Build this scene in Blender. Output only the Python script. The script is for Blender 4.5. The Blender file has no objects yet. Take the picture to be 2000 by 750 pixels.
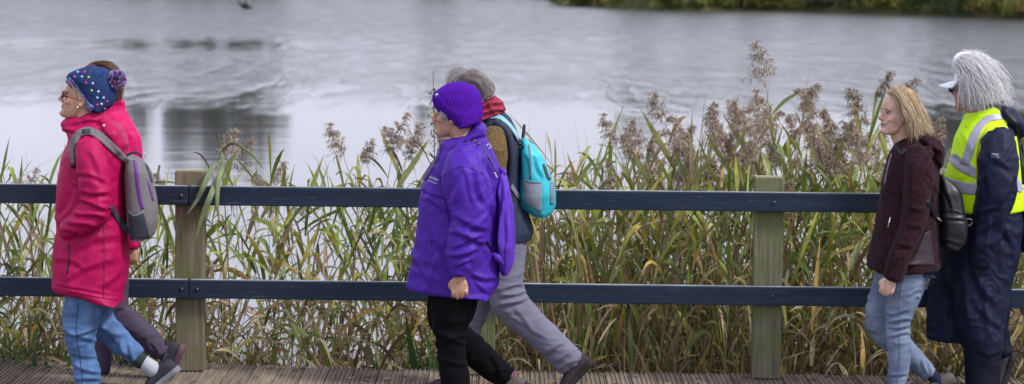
import bpy, math, random
import numpy as np
from mathutils import Vector, Matrix
from mathutils.bvhtree import BVHTree

rnd = random.Random(7)
RS = np.random.RandomState(11)
scene = bpy.context.scene
COL = scene.collection

# ------------------------------------------------------------------ camera
FPX, CX, CY = 5040.0, 1000.0, 375.0          # focal length in pixels of the 2000x750 photograph
CAM = np.array([0.0, -14.0, 2.21])
TH = math.atan(435.0 / FPX)                  # looking down a little
RO = math.radians(0.49)                      # slight roll
_f = np.array([0, math.cos(TH), -math.sin(TH)])
_r0 = np.array([1.0, 0, 0]); _u0 = np.cross(_r0, _f)
R_ = _r0 * math.cos(RO) + _u0 * math.sin(RO)
U_ = _u0 * math.cos(RO) - _r0 * math.sin(RO)
F_ = _f
cam_d = bpy.data.cameras.new('camera'); cam = bpy.data.objects.new('camera', cam_d); COL.objects.link(cam)
m = Matrix(((R_[0], U_[0], -F_[0], CAM[0]), (R_[1], U_[1], -F_[1], CAM[1]), (R_[2], U_[2], -F_[2], CAM[2]), (0, 0, 0, 1)))
cam.matrix_world = m
cam_d.sensor_width = 36; cam_d.lens = 36 * FPX / 2000; cam_d.clip_start = 0.5; cam_d.clip_end = 4000
cam_d.dof.use_dof = True; cam_d.dof.focus_distance = 12.95; cam_d.dof.aperture_fstop = 3.6
scene.camera = cam

# ------------------------------------------------------------------ sky and soft sun of a bright overcast day
SUN_EL, SUN_AZ = math.radians(48), math.radians(118)
w = bpy.data.worlds.new('World'); scene.world = w; w.use_nodes = True
nt = w.node_tree; nt.nodes.clear()
out = nt.nodes.new('ShaderNodeOutputWorld'); bg = nt.nodes.new('ShaderNodeBackground'); bg.inputs[1].default_value = 0.075
sky = nt.nodes.new('ShaderNodeTexSky'); sky.sky_type = 'NISHITA'; sky.sun_disc = False
sky.sun_elevation = SUN_EL; sky.sun_rotation = SUN_AZ; sky.dust_density = 3.0; sky.air_density = 1.0
hs = nt.nodes.new('ShaderNodeHueSaturation'); hs.inputs['Saturation'].default_value = 0.35
mixc = nt.nodes.new('ShaderNodeMix'); mixc.data_type = 'RGBA'; mixc.inputs[7].default_value = (7.0, 7.1, 8.6, 1)   # cloud cover
tc = nt.nodes.new('ShaderNodeTexCoord'); mp = nt.nodes.new('ShaderNodeMapping'); mp.inputs['Scale'].default_value = (1, 1, 5)
nz = nt.nodes.new('ShaderNodeTexNoise'); nz.inputs['Scale'].default_value = 2.2; nz.inputs['Detail'].default_value = 4
cr = nt.nodes.new('ShaderNodeMapRange'); cr.inputs[1].default_value = 0.3; cr.inputs[2].default_value = 0.65; cr.inputs[3].default_value = 0.55; cr.inputs[4].default_value = 1.0
nt.links.new(tc.outputs['Generated'], mp.inputs[0]); nt.links.new(mp.outputs[0], nz.inputs['Vector']); nt.links.new(nz.outputs[0], cr.inputs[0])
nt.links.new(sky.outputs[0], hs.inputs['Color']); nt.links.new(hs.outputs[0], mixc.inputs[6]); nt.links.new(cr.outputs[0], mixc.inputs[0])
nt.links.new(mixc.outputs[2], bg.inputs[0]); nt.links.new(bg.outputs[0], out.inputs[0])
sd = bpy.data.lights.new('sun', 'SUN'); sd.energy = 1.5; sd.angle = math.radians(10); sd.color = (1.0, 0.97, 0.92)
sun = bpy.data.objects.new('sun', sd); COL.objects.link(sun)
# sky sun_rotation is measured clockwise from +Y
sdir = Vector((math.sin(SUN_AZ) * math.cos(SUN_EL), math.cos(SUN_AZ) * math.cos(SUN_EL), math.sin(SUN_EL)))
sun.rotation_euler = (-sdir).to_track_quat('-Z', 'Y').to_euler(); sun.location = (0, 0, 20)
scene.view_settings.view_transform = 'Standard'; scene.view_settings.look = 'None'
scene.view_settings.gamma = 1; scene.view_settings.use_curve_mapping = False
scene.view_settings.exposure = 1.18
scene.cycles.use_denoising = True
scene.cycles.max_bounces = 6; scene.cycles.transparent_max_bounces = 6
scene.cycles.sample_clamp_indirect = 4.0

# ------------------------------------------------------------------ photo geometry
def Q(px, py, Y):
    """world point at depth plane Y seen at photograph pixel px, py"""
    d = F_ * FPX + R_ * (px - CX) + U_ * (CY - py)
    return CAM + d * ((Y + 14.0) / d[1])
def G(px, py, Z):
    d = F_ * FPX + R_ * (px - CX) + U_ * (CY - py)
    return CAM + d * ((Z - CAM[2]) / d[2])
def PROJ(P):
    d = np.asarray(P) - CAM
    z = d @ F_
    return CX + FPX * (d @ R_) / z, CY - FPX * (d @ U_) / z
def mpp(Y): return (Y + 14.0) / FPX

# ------------------------------------------------------------------ noise
_tab = np.random.RandomState(5).rand(64, 64, 64) * 2 - 1
def vn(P):
    P = np.asarray(P, float); i = np.floor(P).astype(int); f = P - i; f = f * f * (3 - 2 * f)
    a = [(i + k) & 63 for k in (0, 1)]
    r = 0
    for x in (0, 1):
        wx = f[:, 0] if x else 1 - f[:, 0]
        for y in (0, 1):
            wy = f[:, 1] if y else 1 - f[:, 1]
            for z in (0, 1):
                wz = f[:, 2] if z else 1 - f[:, 2]
                r = r + wx * wy * wz * _tab[a[x][:, 0], a[y][:, 1], a[z][:, 2]]
    return r
def fbm(P, o=3):
    r = 0; s = 1; n = 0
    for k in range(o):
        r = r + s * vn(P * (2.03 ** k) + 17.3 * k); n += s; s *= 0.5
    return r / n
def ridge(P, seed=0, warp=0.5):
    P = np.asarray(P) + seed * 7.31
    q = P + warp * np.stack([vn(P * 0.7 + 3), vn(P * 0.7 + 31), vn(P * 0.7 + 57)], 1)
    return np.clip(1 - 2.6 * np.abs(vn(q)), -0.6, 1) ** 1 * 1.0            # sharp crests

# ------------------------------------------------------------------ meshes
def make_mesh(name, V, faces, mat=None, parent=None, col=None, smooth=True, loc=None):
    V = np.asarray(V, np.float32)
    me = bpy.data.meshes.new(name)
    if isinstance(faces, np.ndarray): faces = [faces]
    faces = [np.asarray(f, np.int32) for f in faces if len(f)]
    nl = sum(f.size for f in faces); nf = sum(len(f) for f in faces)
    me.vertices.add(len(V)); me.loops.add(nl); me.polygons.add(nf)
    me.vertices.foreach_set('co', V.ravel())
    me.loops.foreach_set('vertex_index', np.concatenate([f.ravel() for f in faces]))
    tot = np.concatenate([np.full(len(f), f.shape[1], np.int32) for f in faces])
    st = np.concatenate([[0], np.cumsum(tot)[:-1]]).astype(np.int32)
    me.polygons.foreach_set('loop_start', st)
    me.polygons.foreach_set('use_smooth', np.full(nf, smooth))
    me.update(calc_edges=True); me.validate()
    if col is not None:
        c = np.ones((len(V), 4), np.float32); c[:, :3] = col
        at = me.color_attributes.new('Col', 'FLOAT_COLOR', 'POINT'); at.data.foreach_set('color', c.ravel())
    if mat: me.materials.append(mat)
    o = bpy.data.objects.new(name, me); COL.objects.link(o)
    if parent is not None: attach(o, parent)
    return o
WORLD = {}
def attach(o, parent):
    """parent keeping the world-space vertices where they are"""
    o.parent = parent
    p = WORLD.get(parent.name, Vector((0, 0, 0)))
    o.matrix_parent_inverse = Matrix.Translation(-p)
    WORLD[o.name] = Vector((0, 0, 0))
def thing(name, label, cat, loc=(0, 0, 0), group=None):
    o = bpy.data.objects.new(name, None); COL.objects.link(o); o.location = loc; o.empty_display_size = 0.1
    WORLD[o.name] = Vector(loc)
    o['label'] = label; o['category'] = cat
    if group: o['group'] = group
    return o
def tag(o, label, cat, group=None):
    o['label'] = label; o['category'] = cat
    if group: o['group'] = group
    return o
def mesh_arrays(me):
    V = np.empty(len(me.vertices) * 3, np.float32); me.vertices.foreach_get('co', V); V = V.reshape(-1, 3).astype(float)
    n = len(me.polygons); tot = np.empty(n, np.int32); me.polygons.foreach_get('loop_total', tot)
    L = np.empty(len(me.loops), np.int32); me.loops.foreach_get('vertex_index', L)
    E = np.empty(len(me.edges) * 2, np.int32); me.edges.foreach_get('vertices', E)
    out = []; st = np.concatenate([[0], np.cumsum(tot)[:-1]])
    for k in np.unique(tot):
        s = st[tot == k]; out.append(L[s[:, None] + np.arange(k)[None, :]])
    return V, out, E.reshape(-1, 2)
def normals(V, faces):
    N = np.zeros_like(V)
    for f in faces:
        n = np.cross(V[f[:, 1]] - V[f[:, 0]], V[f[:, 2]] - V[f[:, 0]])
        for k in range(f.shape[1]):
            for a in range(3): N[:, a] += np.bincount(f[:, k], n[:, a], len(V))
    return N / (np.linalg.norm(N, axis=1)[:, None] + 1e-12)
def lap(V, E, it, lam=0.5):
    n = len(V); deg = np.bincount(E.ravel(), minlength=n)[:, None].astype(float) + 1e-9
    for _ in range(it):
        S = np.empty_like(V)
        for a in range(3):
            S[:, a] = np.bincount(E[:, 0], V[E[:, 1], a], n) + np.bincount(E[:, 1], V[E[:, 0], a], n)
        V = V + lam * (S / deg - V)
    return V
def merge(parts):
    Vs, q, t, o = [], [], [], 0
    for V, fs in parts:
        Vs.append(V)
        for f in fs:
            (q if f.shape[1] == 4 else t).append(f + o)
        o += len(V)
    fs = []
    if q: fs.append(np.concatenate(q))
    if t: fs.append(np.concatenate(t))
    return np.concatenate(Vs), fs
def loft(rings):
    rings = np.asarray(rings, float); m_, k = rings.shape[:2]
    V = np.concatenate([rings.reshape(-1, 3), [rings[0].mean(0)], [rings[-1].mean(0)]])
    i = np.arange(m_ - 1)[:, None] * k; j = np.arange(k)[None, :]; j2 = (j + 1) % k
    q = np.stack([i + j, i + j2, i + k + j2, i + k + j], -1).reshape(-1, 4)
    j = np.arange(k); c0 = m_ * k
    t = np.concatenate([np.stack([np.full(k, c0), (j + 1) % k, j], 1), np.stack([np.full(k, c0 + 1), (m_ - 1) * k + j, (m_ - 1) * k + (j + 1) % k], 1)])
    return V, [q, t]
def cat_rom(P, sub):
    P = np.asarray(P, float)
    if len(P) < 3 or sub < 2:
        return P
    A = np.vstack([2 * P[0] - P[1], P, 2 * P[-1] - P[-2]]); out = []
    for i in range(1, len(A) - 2):
        for s in range(sub):
            t = s / sub
            out.append(0.5 * ((2 * A[i]) + (-A[i - 1] + A[i + 1]) * t + (2 * A[i - 1] - 5 * A[i] + 4 * A[i + 1] - A[i + 2]) * t * t
                              + (-A[i - 1] + 3 * A[i] - 3 * A[i + 1] + A[i + 2]) * t ** 3))
    out.append(A[-2]); return np.array(out)
def sweep(P, ra, rb=None, k=20, sub=4, caps=True, e=2.0):
    """tube through world points; ra = radius across (perpendicular to Y), rb = radius along depth"""
    P = np.asarray(P, float); ra = np.asarray(ra, float); rb = ra if rb is None else np.asarray(rb, float)
    D = cat_rom(np.column_stack([P, ra, rb]), sub); P, ra, rb = D[:, :3], np.maximum(D[:, 3], 1e-4), np.maximum(D[:, 4], 1e-4)
    T = np.gradient(P, axis=0); T /= np.linalg.norm(T, axis=1)[:, None] + 1e-9
    Yv = np.array([0, 1.0, 0]); rings = []; N1 = []
    for t in T:
        s = np.cross(t, Yv); n_ = np.linalg.norm(s)
        if n_ < 0.15: s = np.array([0, 0, 1.0]) if not N1 else N1[-1]
        else: s = s / n_
        if N1 and s @ N1[-1] < 0: s = -s
        N1.append(s)
    ang = np.linspace(0, 2 * math.pi, k, endpoint=False)
    ca, sa = np.cos(ang), np.sin(ang)
    ca = np.sign(ca) * np.abs(ca) ** (2 / e); sa = np.sign(sa) * np.abs(sa) ** (2 / e)
    def ring(c, s, t, a, b):
        d = np.cross(s, t); d /= np.linalg.norm(d) + 1e-9
        return c + np.outer(ca * a, s) + np.outer(sa * b, d)
    if caps:
        for h in (0.15, 0.5, 0.85):
            r = math.sqrt(1 - (1 - h) ** 2); rings.append(ring(P[0] - T[0] * min(ra[0], rb[0]) * (1 - h) * 0.6, N1[0], T[0], ra[0] * r, rb[0] * r))
    for c, s, t, a, b in zip(P, N1, T, ra, rb): rings.append(ring(c, s, t, a, b))
    if caps:
        for h in (0.85, 0.5, 0.15):
            r = math.sqrt(1 - (1 - h) ** 2); rings.append(ring(P[-1] + T[-1] * min(ra[-1], rb[-1]) * (1 - h) * 0.6, N1[-1], T[-1], ra[-1] * r, rb[-1] * r))
    return loft(rings)
def tube(pts, Y, k=20, sub=4, caps=True, flat=1.0):
    """pts: (px, py, dy, r px[, depth radius m])"""
    P = [Q(p[0], p[1], Y + p[2]) for p in pts]
    ra = [p[3] * mpp(Y + p[2]) for p in pts]
    rb = [p[4] if len(p) > 4 else p[3] * mpp(Y + p[2]) * flat for p in pts]
    return sweep(P, ra, rb, k, sub, caps)
def poly_slices(poly, Y, hd, n=40, dyc=0.0, e=2.2, k=40):
    """solid whose side outline is the polygon; hd = [(py, half depth in m)]"""
    P = np.array(poly, float); y0, y1 = P[:, 1].min(), P[:, 1].max()
    hy = np.array([h[0] for h in hd]); hv = np.array([h[1] for h in hd])
    rings = []; ang = np.linspace(0, 2 * math.pi, k, endpoint=False)
    ca, sa = np.cos(ang), np.sin(ang); ca = np.sign(ca) * np.abs(ca) ** (2 / e); sa = np.sign(sa) * np.abs(sa) ** (2 / e)
    nn = len(P)
    for i in range(n):
        t = (i + 0.02) / (n - 1) if i < n - 1 else 0.999
        y = y0 + (y1 - y0) * min(t, 0.999)
        xs = []
        for a in range(nn):
            p, q = P[a], P[(a + 1) % nn]
            if (p[1] <= y) != (q[1] <= y): xs.append(p[0] + (q[0] - p[0]) * (y - p[1]) / (q[1] - p[1]))
        if len(xs) < 2: continue
        L, R = Q(min(xs), y, Y + dyc), Q(max(xs), y, Y + dyc)
        c = (L + R) / 2; a_ = (R - L) / 2; h = np.interp(y, hy, hv)
        rings.append(c + np.outer(ca, a_) + np.outer(sa * h, [0, 1, 0]))
    return loft(rings)
def ellipsoid(c, r, rot=None, n=12):
    th = np.linspace(0.05, math.pi - 0.05, n); ph = np.linspace(0, 2 * math.pi, 2 * n, endpoint=False)
    rings = [np.stack([np.sin(t) * np.cos(ph) * r[0], np.sin(t) * np.sin(ph) * r[1], np.full(len(ph), math.cos(t) * r[2])], 1) for t in th]
    rings = np.array(rings)
    if rot is not None: rings = rings @ np.array(rot).T
    return loft(rings + np.array(c))
def remesh(parts, voxel):
    V, F = merge(parts); me_o = make_mesh('tmp', V, F)
    md = me_o.modifiers.new('r', 'REMESH'); md.mode = 'VOXEL'; md.voxel_size = voxel; md.adaptivity = 0
    dg = bpy.context.evaluated_depsgraph_get(); ev = me_o.evaluated_get(dg)
    me = bpy.data.meshes.new_from_object(ev); V, F, E = mesh_arrays(me)
    bpy.data.meshes.remove(me); old = me_o.data; bpy.data.objects.remove(me_o); bpy.data.meshes.remove(old)
    return V, F, E
def creases(V, N, lst, Y, near=True):
    """lst: (x0,y0,x1,y1,amp mm,width px): soft ridges with a valley beside them, laid in the cloth"""
    px, py = PROJ(V); d = np.zeros(len(V))
    for x0, y0, x1, y1, amp, wd in lst:
        ax, ay = x1 - x0, y1 - y0; L = math.hypot(ax, ay)
        t = ((px - x0) * ax + (py - y0) * ay) / L ** 2
        s = ((px - x0) * -ay + (py - y0) * ax) / L + wd * 0.5 * np.sin(t * 5 + x0)
        env = np.exp(-np.clip(np.abs(t - 0.5) - 0.3, 0, 9) ** 2 / 0.03)
        d += 1.5 * amp * 1e-3 * env * (np.exp(-np.abs(s / wd) ** 1.4) - 0.9 * np.exp(-((s - 1.6 * wd) / wd) ** 2))
    return d
def solid(name, parts, voxel, mat, parent, it=3, disp=None, colf=None, lists=None, Y=0, post=1):
    V, F, E = remesh(parts, voxel); V = lap(V, E, it)
    N = normals(V, F)
    d = np.zeros(len(V))
    if disp: d = d + disp(V, N)
    if lists: d = d + creases(V, N, lists, Y)
    if name in ('coat', 'jacket', 'raincoat', 'fleece_jacket', 'gilet'):
        d = d * np.clip((V[:, 2] - V[:, 2].min()) / 0.10, 0.12, 1)
    V = V + N * d[:, None]
    if post: V = lap(V, E, post, 0.35)
    col = colf(V, N) if colf else None
    return make_mesh(name, V, F, mat, parent, col)
def bvh_of(objs):
    Vs, Fs, o = [], [], 0
    for ob in (objs if isinstance(objs, (list, tuple)) else [objs]):
        V, F, _ = mesh_arrays(ob.data)
        Vs.append(V)
        for f in F: Fs += (f + o).tolist()
        o += len(V)
    return BVHTree.FromPolygons(np.concatenate(Vs).tolist(), Fs)
def cast(bvh, px, py, lift, fallback=None):
    d = F_ * FPX + R_ * (px - CX) + U_ * (CY - py); d /= np.linalg.norm(d)
    h, n, i, t = bvh.ray_cast(Vector(CAM), Vector(d))
    if h is None:
        return None
    return np.array(h) - d * lift
def drape(name, path, width, bvh, mat, parent, Y, lift=0.004, thick=0.004, na=4, step=5, dflt=0.0, sm=2, col=None, track=None):
    """a band laid on the surface it touches. path: (px,py[,width])"""
    P = np.array([(p[0], p[1], p[2] if len(p) > 2 else width) for p in path], float)
    seg = max(2, int(np.hypot(*np.diff(P[:, :2], axis=0).T).sum() / step / max(1, len(P) - 1)))
    P = cat_rom(P, seg); T = np.gradient(P[:, :2], axis=0); T /= np.linalg.norm(T, axis=1)[:, None] + 1e-9
    rows = []
    for p, t in zip(P, T):
        row = []
        for a in np.linspace(-1, 1, na):
            x, y = p[0] - t[1] * a * p[2] / 2, p[1] + t[0] * a * p[2] / 2
            row.append((x, y, cast(bvh, x, y, lift + thick)))
        rows.append(row)
    ny = len(rows); D = np.full((ny, na), np.nan)
    for i, r in enumerate(rows):
        for j, (x, y, h) in enumerate(r):
            if h is not None: D[i, j] = h[1]
    med = np.nanmedian(D) if np.isfinite(D).any() else Y + dflt
    for i in range(ny):
        ok = np.isfinite(D[i])
        if ok.any(): D[i, ~ok] = np.interp(np.where(~ok)[0], np.where(ok)[0], D[i, ok])
        else: D[i] = D[i - 1] if i and np.isfinite(D[i - 1]).any() else med
    for _ in range(sm):
        K = D.copy(); K[1:-1] = np.minimum(D[1:-1], (D[:-2] + D[1:-1] + D[2:]) / 3); D = K
    top = np.array([[Q(x, y, D[i, j]) for j, (x, y, h) in enumerate(r)] for i, r in enumerate(rows)])
    return sheet(name, top, thick, mat, parent, col)
def sheet(name, top, thick, mat, parent, col=None):
    """grid of points -> thin closed solid, thickness towards +Y"""
    a, b = top.shape[:2]; bot = top + np.array([0, thick * 2, 0]); V = np.concatenate([top.reshape(-1, 3), bot.reshape(-1, 3)])
    i = np.arange(a - 1)[:, None] * b; j = np.arange(b - 1)[None, :]
    q = np.stack([i + j, i + j + 1, i + b + j + 1, i + b + j], -1).reshape(-1, 4); n = a * b
    q2 = q[:, ::-1] + n
    rim = [k for k in range(b)] + [r * b + b - 1 for r in range(1, a)] + [(a - 1) * b + k for k in range(b - 2, -1, -1)] + [r * b for r in range(a - 2, 0, -1)]
    rim = np.array(rim); r2 = np.roll(rim, -1); q3 = np.stack([rim, rim + n, r2 + n, r2], 1)
    return make_mesh(name, V, np.concatenate([q, q2, q3]), mat, parent, col)
def patch(name, poly, bvh, mat, parent, Y, lift=0.004, thick=0.004, step=3):
    """a four-cornered piece of cloth laid on the surface: corners in order"""
    A, B, C_, D_ = [np.array(p, float) for p in poly]
    nu = max(3, int(np.linalg.norm(B - A) / step)); nv = max(3, int(np.linalg.norm(D_ - A) / step))
    g = np.empty((nv, nu, 3)); dd = np.full((nv, nu), np.nan); xy = np.empty((nv, nu, 2))
    for i in range(nv):
        for j in range(nu):
            v, u = i / (nv - 1), j / (nu - 1)
            xy[i, j] = (A * (1 - u) + B * u) * (1 - v) + (D_ * (1 - u) + C_ * u) * v
            h = cast(bvh, *xy[i, j], lift + thick)
            if h is not None: dd[i, j] = h[1]
    med = np.nanmedian(dd) if np.isfinite(dd).any() else Y
    dd = np.where(np.isfinite(dd), dd, med)
    for i in range(nv):
        for j in range(nu): g[i, j] = Q(*xy[i, j], dd[i, j])
    return sheet(name, g, thick, mat, parent)
def rod(P, r, k=8, sub=3): return sweep(P, [r] * len(P), None, k, sub)
def box(c, s, R=None):
    x, y, z = [v / 2 for v in s]
    V = np.array([(i, j, k) for i in (-x, x) for j in (-y, y) for k in (-z, z)], float)
    if R is not None: V = V @ np.array(R).T
    F = np.array([(0, 1, 3, 2), (4, 6, 7, 5), (0, 4, 5, 1), (2, 3, 7, 6), (0, 2, 6, 4), (1, 5, 7, 3)])
    return V + np.array(c), [F]
def bevel(o, w=0.004, seg=2):
    md = o.modifiers.new('b', 'BEVEL'); md.width = w; md.segments = seg; md.limit_method = 'ANGLE'

# ------------------------------------------------------------------ materials
def lin(c): return tuple(((v / 12.92) if v <= 0.04045 else ((v + 0.055) / 1.055) ** 2.4) for v in c)
def mat(name, color=None, rough=0.7, var=0.25, vscale=12, bump=0.0, bscale=200, sheen=0.0, spec=0.4, sss=0.0, trans=0.0,
        stretch=(1, 1, 1), color2=None, metal=0.0, coat=0.0, bdetail=2, alpha=1.0):
    m_ = bpy.data.materials.new(name); m_.use_nodes = True; nt = m_.node_tree; P = nt.nodes['Principled BSDF']
    L = nt.links.new
    tc = nt.nodes.new('ShaderNodeTexCoord'); mp = nt.nodes.new('ShaderNodeMapping'); mp.inputs['Scale'].default_value = stretch
    L(tc.outputs['Object'], mp.inputs[0])
    n1 = nt.nodes.new('ShaderNodeTexNoise'); n1.inputs['Scale'].default_value = vscale; n1.inputs['Detail'].default_value = 5
    L(mp.outputs[0], n1.inputs['Vector'])
    mr = nt.nodes.new('ShaderNodeMapRange'); mr.inputs[1].default_value = 0.3; mr.inputs[2].default_value = 0.7
    L(n1.outputs[0], mr.inputs[0])
    if color2 is None:
        mr.inputs[3].default_value = 1 - var; mr.inputs[4].default_value = 1 + var * 0.6
        mul = nt.nodes.new('ShaderNodeVectorMath'); mul.operation = 'SCALE'
        if color is None:
            at = nt.nodes.new('ShaderNodeAttribute'); at.attribute_name = 'Col'; L(at.outputs['Color'], mul.inputs[0])
        else: mul.inputs[0].default_value = color[:3]
        L(mr.outputs[0], mul.inputs['Scale']); L(mul.outputs[0], P.inputs['Base Color']); csock = mul.outputs[0]
    else:
        mx = nt.nodes.new('ShaderNodeMix'); mx.data_type = 'RGBA'; L(mr.outputs[0], mx.inputs[0])
        mx.inputs[6].default_value = (*color[:3], 1); mx.inputs[7].default_value = (*color2[:3], 1); L(mx.outputs[2], P.inputs['Base Color']); csock = mx.outputs[2]
    P.inputs['Roughness'].default_value = rough; P.inputs['Specular IOR Level'].default_value = spec
    P.inputs['Metallic'].default_value = metal
    P.inputs['Coat Weight'].default_value = coat; P.inputs['Alpha'].default_value = alpha
    if sheen: P.inputs['Sheen Weight'].default_value = sheen; P.inputs['Sheen Roughness'].default_value = 0.5
    if sss: P.inputs['Subsurface Weight'].default_value = sss; P.inputs['Subsurface Radius'].default_value = (0.012, 0.005, 0.003); P.inputs['Subsurface Scale'].default_value = 1.0
    if bump:
        n2 = nt.nodes.new('ShaderNodeTexNoise'); n2.inputs['Scale'].default_value = bscale; n2.inputs['Detail'].default_value = bdetail
        L(mp.outputs[0], n2.inputs['Vector'])
        b = nt.nodes.new('ShaderNodeBump'); b.inputs['Strength'].default_value = 1.0; b.inputs['Distance'].default_value = bump
        L(n2.outputs[0], b.inputs['Height']); L(b.outputs[0], P.inputs['Normal'])
    if trans:
        tr = nt.nodes.new('ShaderNodeBsdfTranslucent'); L(csock, tr.inputs[0]); ms = nt.nodes.new('ShaderNodeMixShader'); ms.inputs[0].default_value = trans
        L(P.outputs[0], ms.inputs[1]); L(tr.outputs[0], ms.inputs[2]); L(ms.outputs[0], nt.nodes['Material Output'].inputs[0])
    return m_
# ================================================================== setting
YAW = -0.030
def fence_y(X): return X * YAW
WZ = -0.60
# ---- water
def water_material():
    m_ = bpy.data.materials.new('lake_water'); m_.use_nodes = True; nt = m_.node_tree; P = nt.nodes['Principled BSDF']; L = nt.links.new
    P.inputs['Base Color'].default_value = (0.030, 0.036, 0.030, 1); P.inputs['IOR'].default_value = 1.33
    P.inputs['Specular IOR Level'].default_value = 0.6
    tc = nt.nodes.new('ShaderNodeTexCoord')
    sep = nt.nodes.new('ShaderNodeSeparateXYZ'); L(tc.outputs['Object'], sep.inputs[0])
    def math_(op, a, b=None, c=None):
        n = nt.nodes.new('ShaderNodeMath'); n.operation = op
        for i, v in enumerate((a, b, c)):
            if v is None: continue
            if isinstance(v, (int, float)): n.inputs[i].default_value = v
            else: L(v, n.inputs[i])
        return n.outputs[0]
    def noise(scale, sx, sy, det=3):
        mp = nt.nodes.new('ShaderNodeMapping'); mp.inputs['Scale'].default_value = (sx, sy, 1); L(tc.outputs['Object'], mp.inputs[0])
        n = nt.nodes.new('ShaderNodeTexNoise'); n.inputs['Scale'].default_value = scale; n.inputs['Detail'].default_value = det; L(mp.outputs[0], n.inputs['Vector']); return n.outputs[0]
    X, Y = sep.outputs[0], sep.outputs[1]
    # a breeze roughens the lake from about forty metres out; calm lanes stay between
    big = noise(0.03, 1.0, 1.2, 1)
    edge = math_('ADD', Y, math_('MULTIPLY', math_('ADD', math_('MULTIPLY', math_('SUBTRACT', big, 0.5), 14.0), math_('MULTIPLY', math_('SUBTRACT', noise(0.25, 1.0, 0.6, 2), 0.5), 9.0)), 1.0))
    mr = nt.nodes.new('ShaderNodeMapRange'); mr.interpolation_type = 'SMOOTHSTEP'; L(edge, mr.inputs[0])
    mr.inputs[1].default_value = 34; mr.inputs[2].default_value = 60; mr.inputs[3].default_value = 0; mr.inputs[4].default_value = 1
    # calm lane on the left
    dx = math_('DIVIDE', math_('ADD', X, 13.5), 7.0); wob = math_('MULTIPLY', math_('SUBTRACT', noise(0.5, 1.0, 1.0, 3), 0.5), 1.6)
    dy = math_('ADD', math_('DIVIDE', math_('SUBTRACT', Y, 80.0), 9.0), wob)
    rr = math_('ADD', math_('MULTIPLY', dx, dx), math_('MULTIPLY', dy, dy))
    ln = nt.nodes.new('ShaderNodeMapRange'); L(rr, ln.inputs[0]); ln.inputs[1].default_value = 0.5; ln.inputs[2].default_value = 1.3; ln.inputs[3].default_value = 0.15; ln.inputs[4].default_value = 1
    rip = math_('MULTIPLY', mr.outputs[0], ln.outputs[0])
    w1 = noise(2.2, 0.8, 1.0, 4); w2 = noise(0.7, 0.5, 1.2, 3)
    h = math_('ADD', w1, math_('MULTIPLY', w2, 1.2))
    mot = nt.nodes.new('ShaderNodeMapRange'); L(noise(1.3, 1.0, 0.16, 5), mot.inputs[0]); mot.inputs[1].default_value = 0.38; mot.inputs[2].default_value = 0.62; mot.inputs[3].default_value = 0.08; mot.inputs[4].default_value = 1.9
    amp = math_('ADD', math_('MULTIPLY', math_('MULTIPLY', rip, mot.outputs[0]), 0.095), 0.003)
    far = nt.nodes.new('ShaderNodeMapRange'); L(Y, far.inputs[0]); far.inputs[1].default_value = 62; far.inputs[2].default_value = 110; far = far.outputs[0]
    far = math_('MULTIPLY', far, ln.outputs[0])
    amp = math_('MULTIPLY', amp, math_('ADD', math_('MULTIPLY', far, 0.6), 1.0))
    b = nt.nodes.new('ShaderNodeBump'); b.inputs['Distance'].default_value = 1.0; b.inputs['Strength'].default_value = 1.0
    L(math_('MULTIPLY', h, amp), b.inputs['Height']); L(b.outputs[0], P.inputs['Normal'])
    L(math_('ADD', math_('MULTIPLY', far, 0.09), math_('ADD', math_('MULTIPLY', rip, 0.10), 0.07)), P.inputs['Roughness'])
    return m_
V = np.array([(-600, 0.2, WZ), (600, 0.2, WZ), (600, 1500, WZ), (-600, 1500, WZ)], float)
water = make_mesh('water', V, np.array([(0, 1, 2, 3)]), water_material(), smooth=False); water['kind'] = 'structure'
# ---- ground: lake bed and the muddy bank under the boardwalk
mud = mat('mud', (0.055, 0.045, 0.032), 0.9, var=0.4, vscale=3, bump=0.02, bscale=14)
xs = np.array([-900, -60, -8, 8, 60, 900.]); ys = np.array([-400, -60, -8, -1.5, 0.5, 2.2, 1700.]); zs = np.array([-0.5, -0.5, -0.45, -0.45, -0.50, -1.3, -1.5])
g = np.array([[(x, y, z) for x in xs] for y, z in zip(ys, zs)]); n = len(xs)
i = np.arange(len(ys) - 1)[:, None] * n; j = np.arange(n - 1)[None, :]
ground = make_mesh('ground', g.reshape(-1, 3), np.stack([i + j, i + j + 1, i + n + j + 1, i + n + j], -1).reshape(-1, 4), mud, smooth=False); ground['kind'] = 'structure'

# ---- boardwalk: grooved boards running towards the camera
def edge_y(X):
    return fence_y(X) + 0.13 + 0.32 * np.clip((-0.9 - X) / 2.1, 0, 1.4)
parts = []; bw = 0.138; x = -9.0
prof = [(0, -0.03), (0, -0.003), (0.004, 0)]
for gk in range(5):
    gx = 0.018 + gk * 0.0245
    prof += [(gx, 0), (gx + 0.002, -0.006), (gx + 0.009, -0.006), (gx + 0.011, 0)]
prof += [(0.128, 0), (0.132, -0.003), (0.132, -0.03)]
prof = np.array(prof)
cols = []
while x < 9:
    y1 = float(edge_y(x)) + rnd.uniform(-0.006, 0.006); dz = rnd.uniform(-0.002, 0.002)
    a = np.column_stack([prof[:, 0] + x, np.full(len(prof), -9.0), prof[:, 1] + dz]); b = a.copy(); b[:, 1] = y1
    V = np.concatenate([a, b]); k = len(prof); jj = np.arange(k); 
    q = np.stack([jj, (jj + 1) % k, k + (jj + 1) % k, k + jj], 1)
    cap = [np.concatenate([[k + t for t in range(k)]])]
    tri = np.array([(k, k + t, k + t + 1) for t in range(1, k - 1)])
    parts.append((V, [q, tri])); c = rnd.uniform(0.75, 1.2); cols.append(np.tile(np.array([0.19, 0.155, 0.118]) * c, (2 * k, 1))); x += bw
V, F = merge(parts)
deckm = mat('weathered_decking', None, 0.85, var=0.45, vscale=5, bump=0.002, bscale=60, stretch=(6, 0.5, 6))
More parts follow.
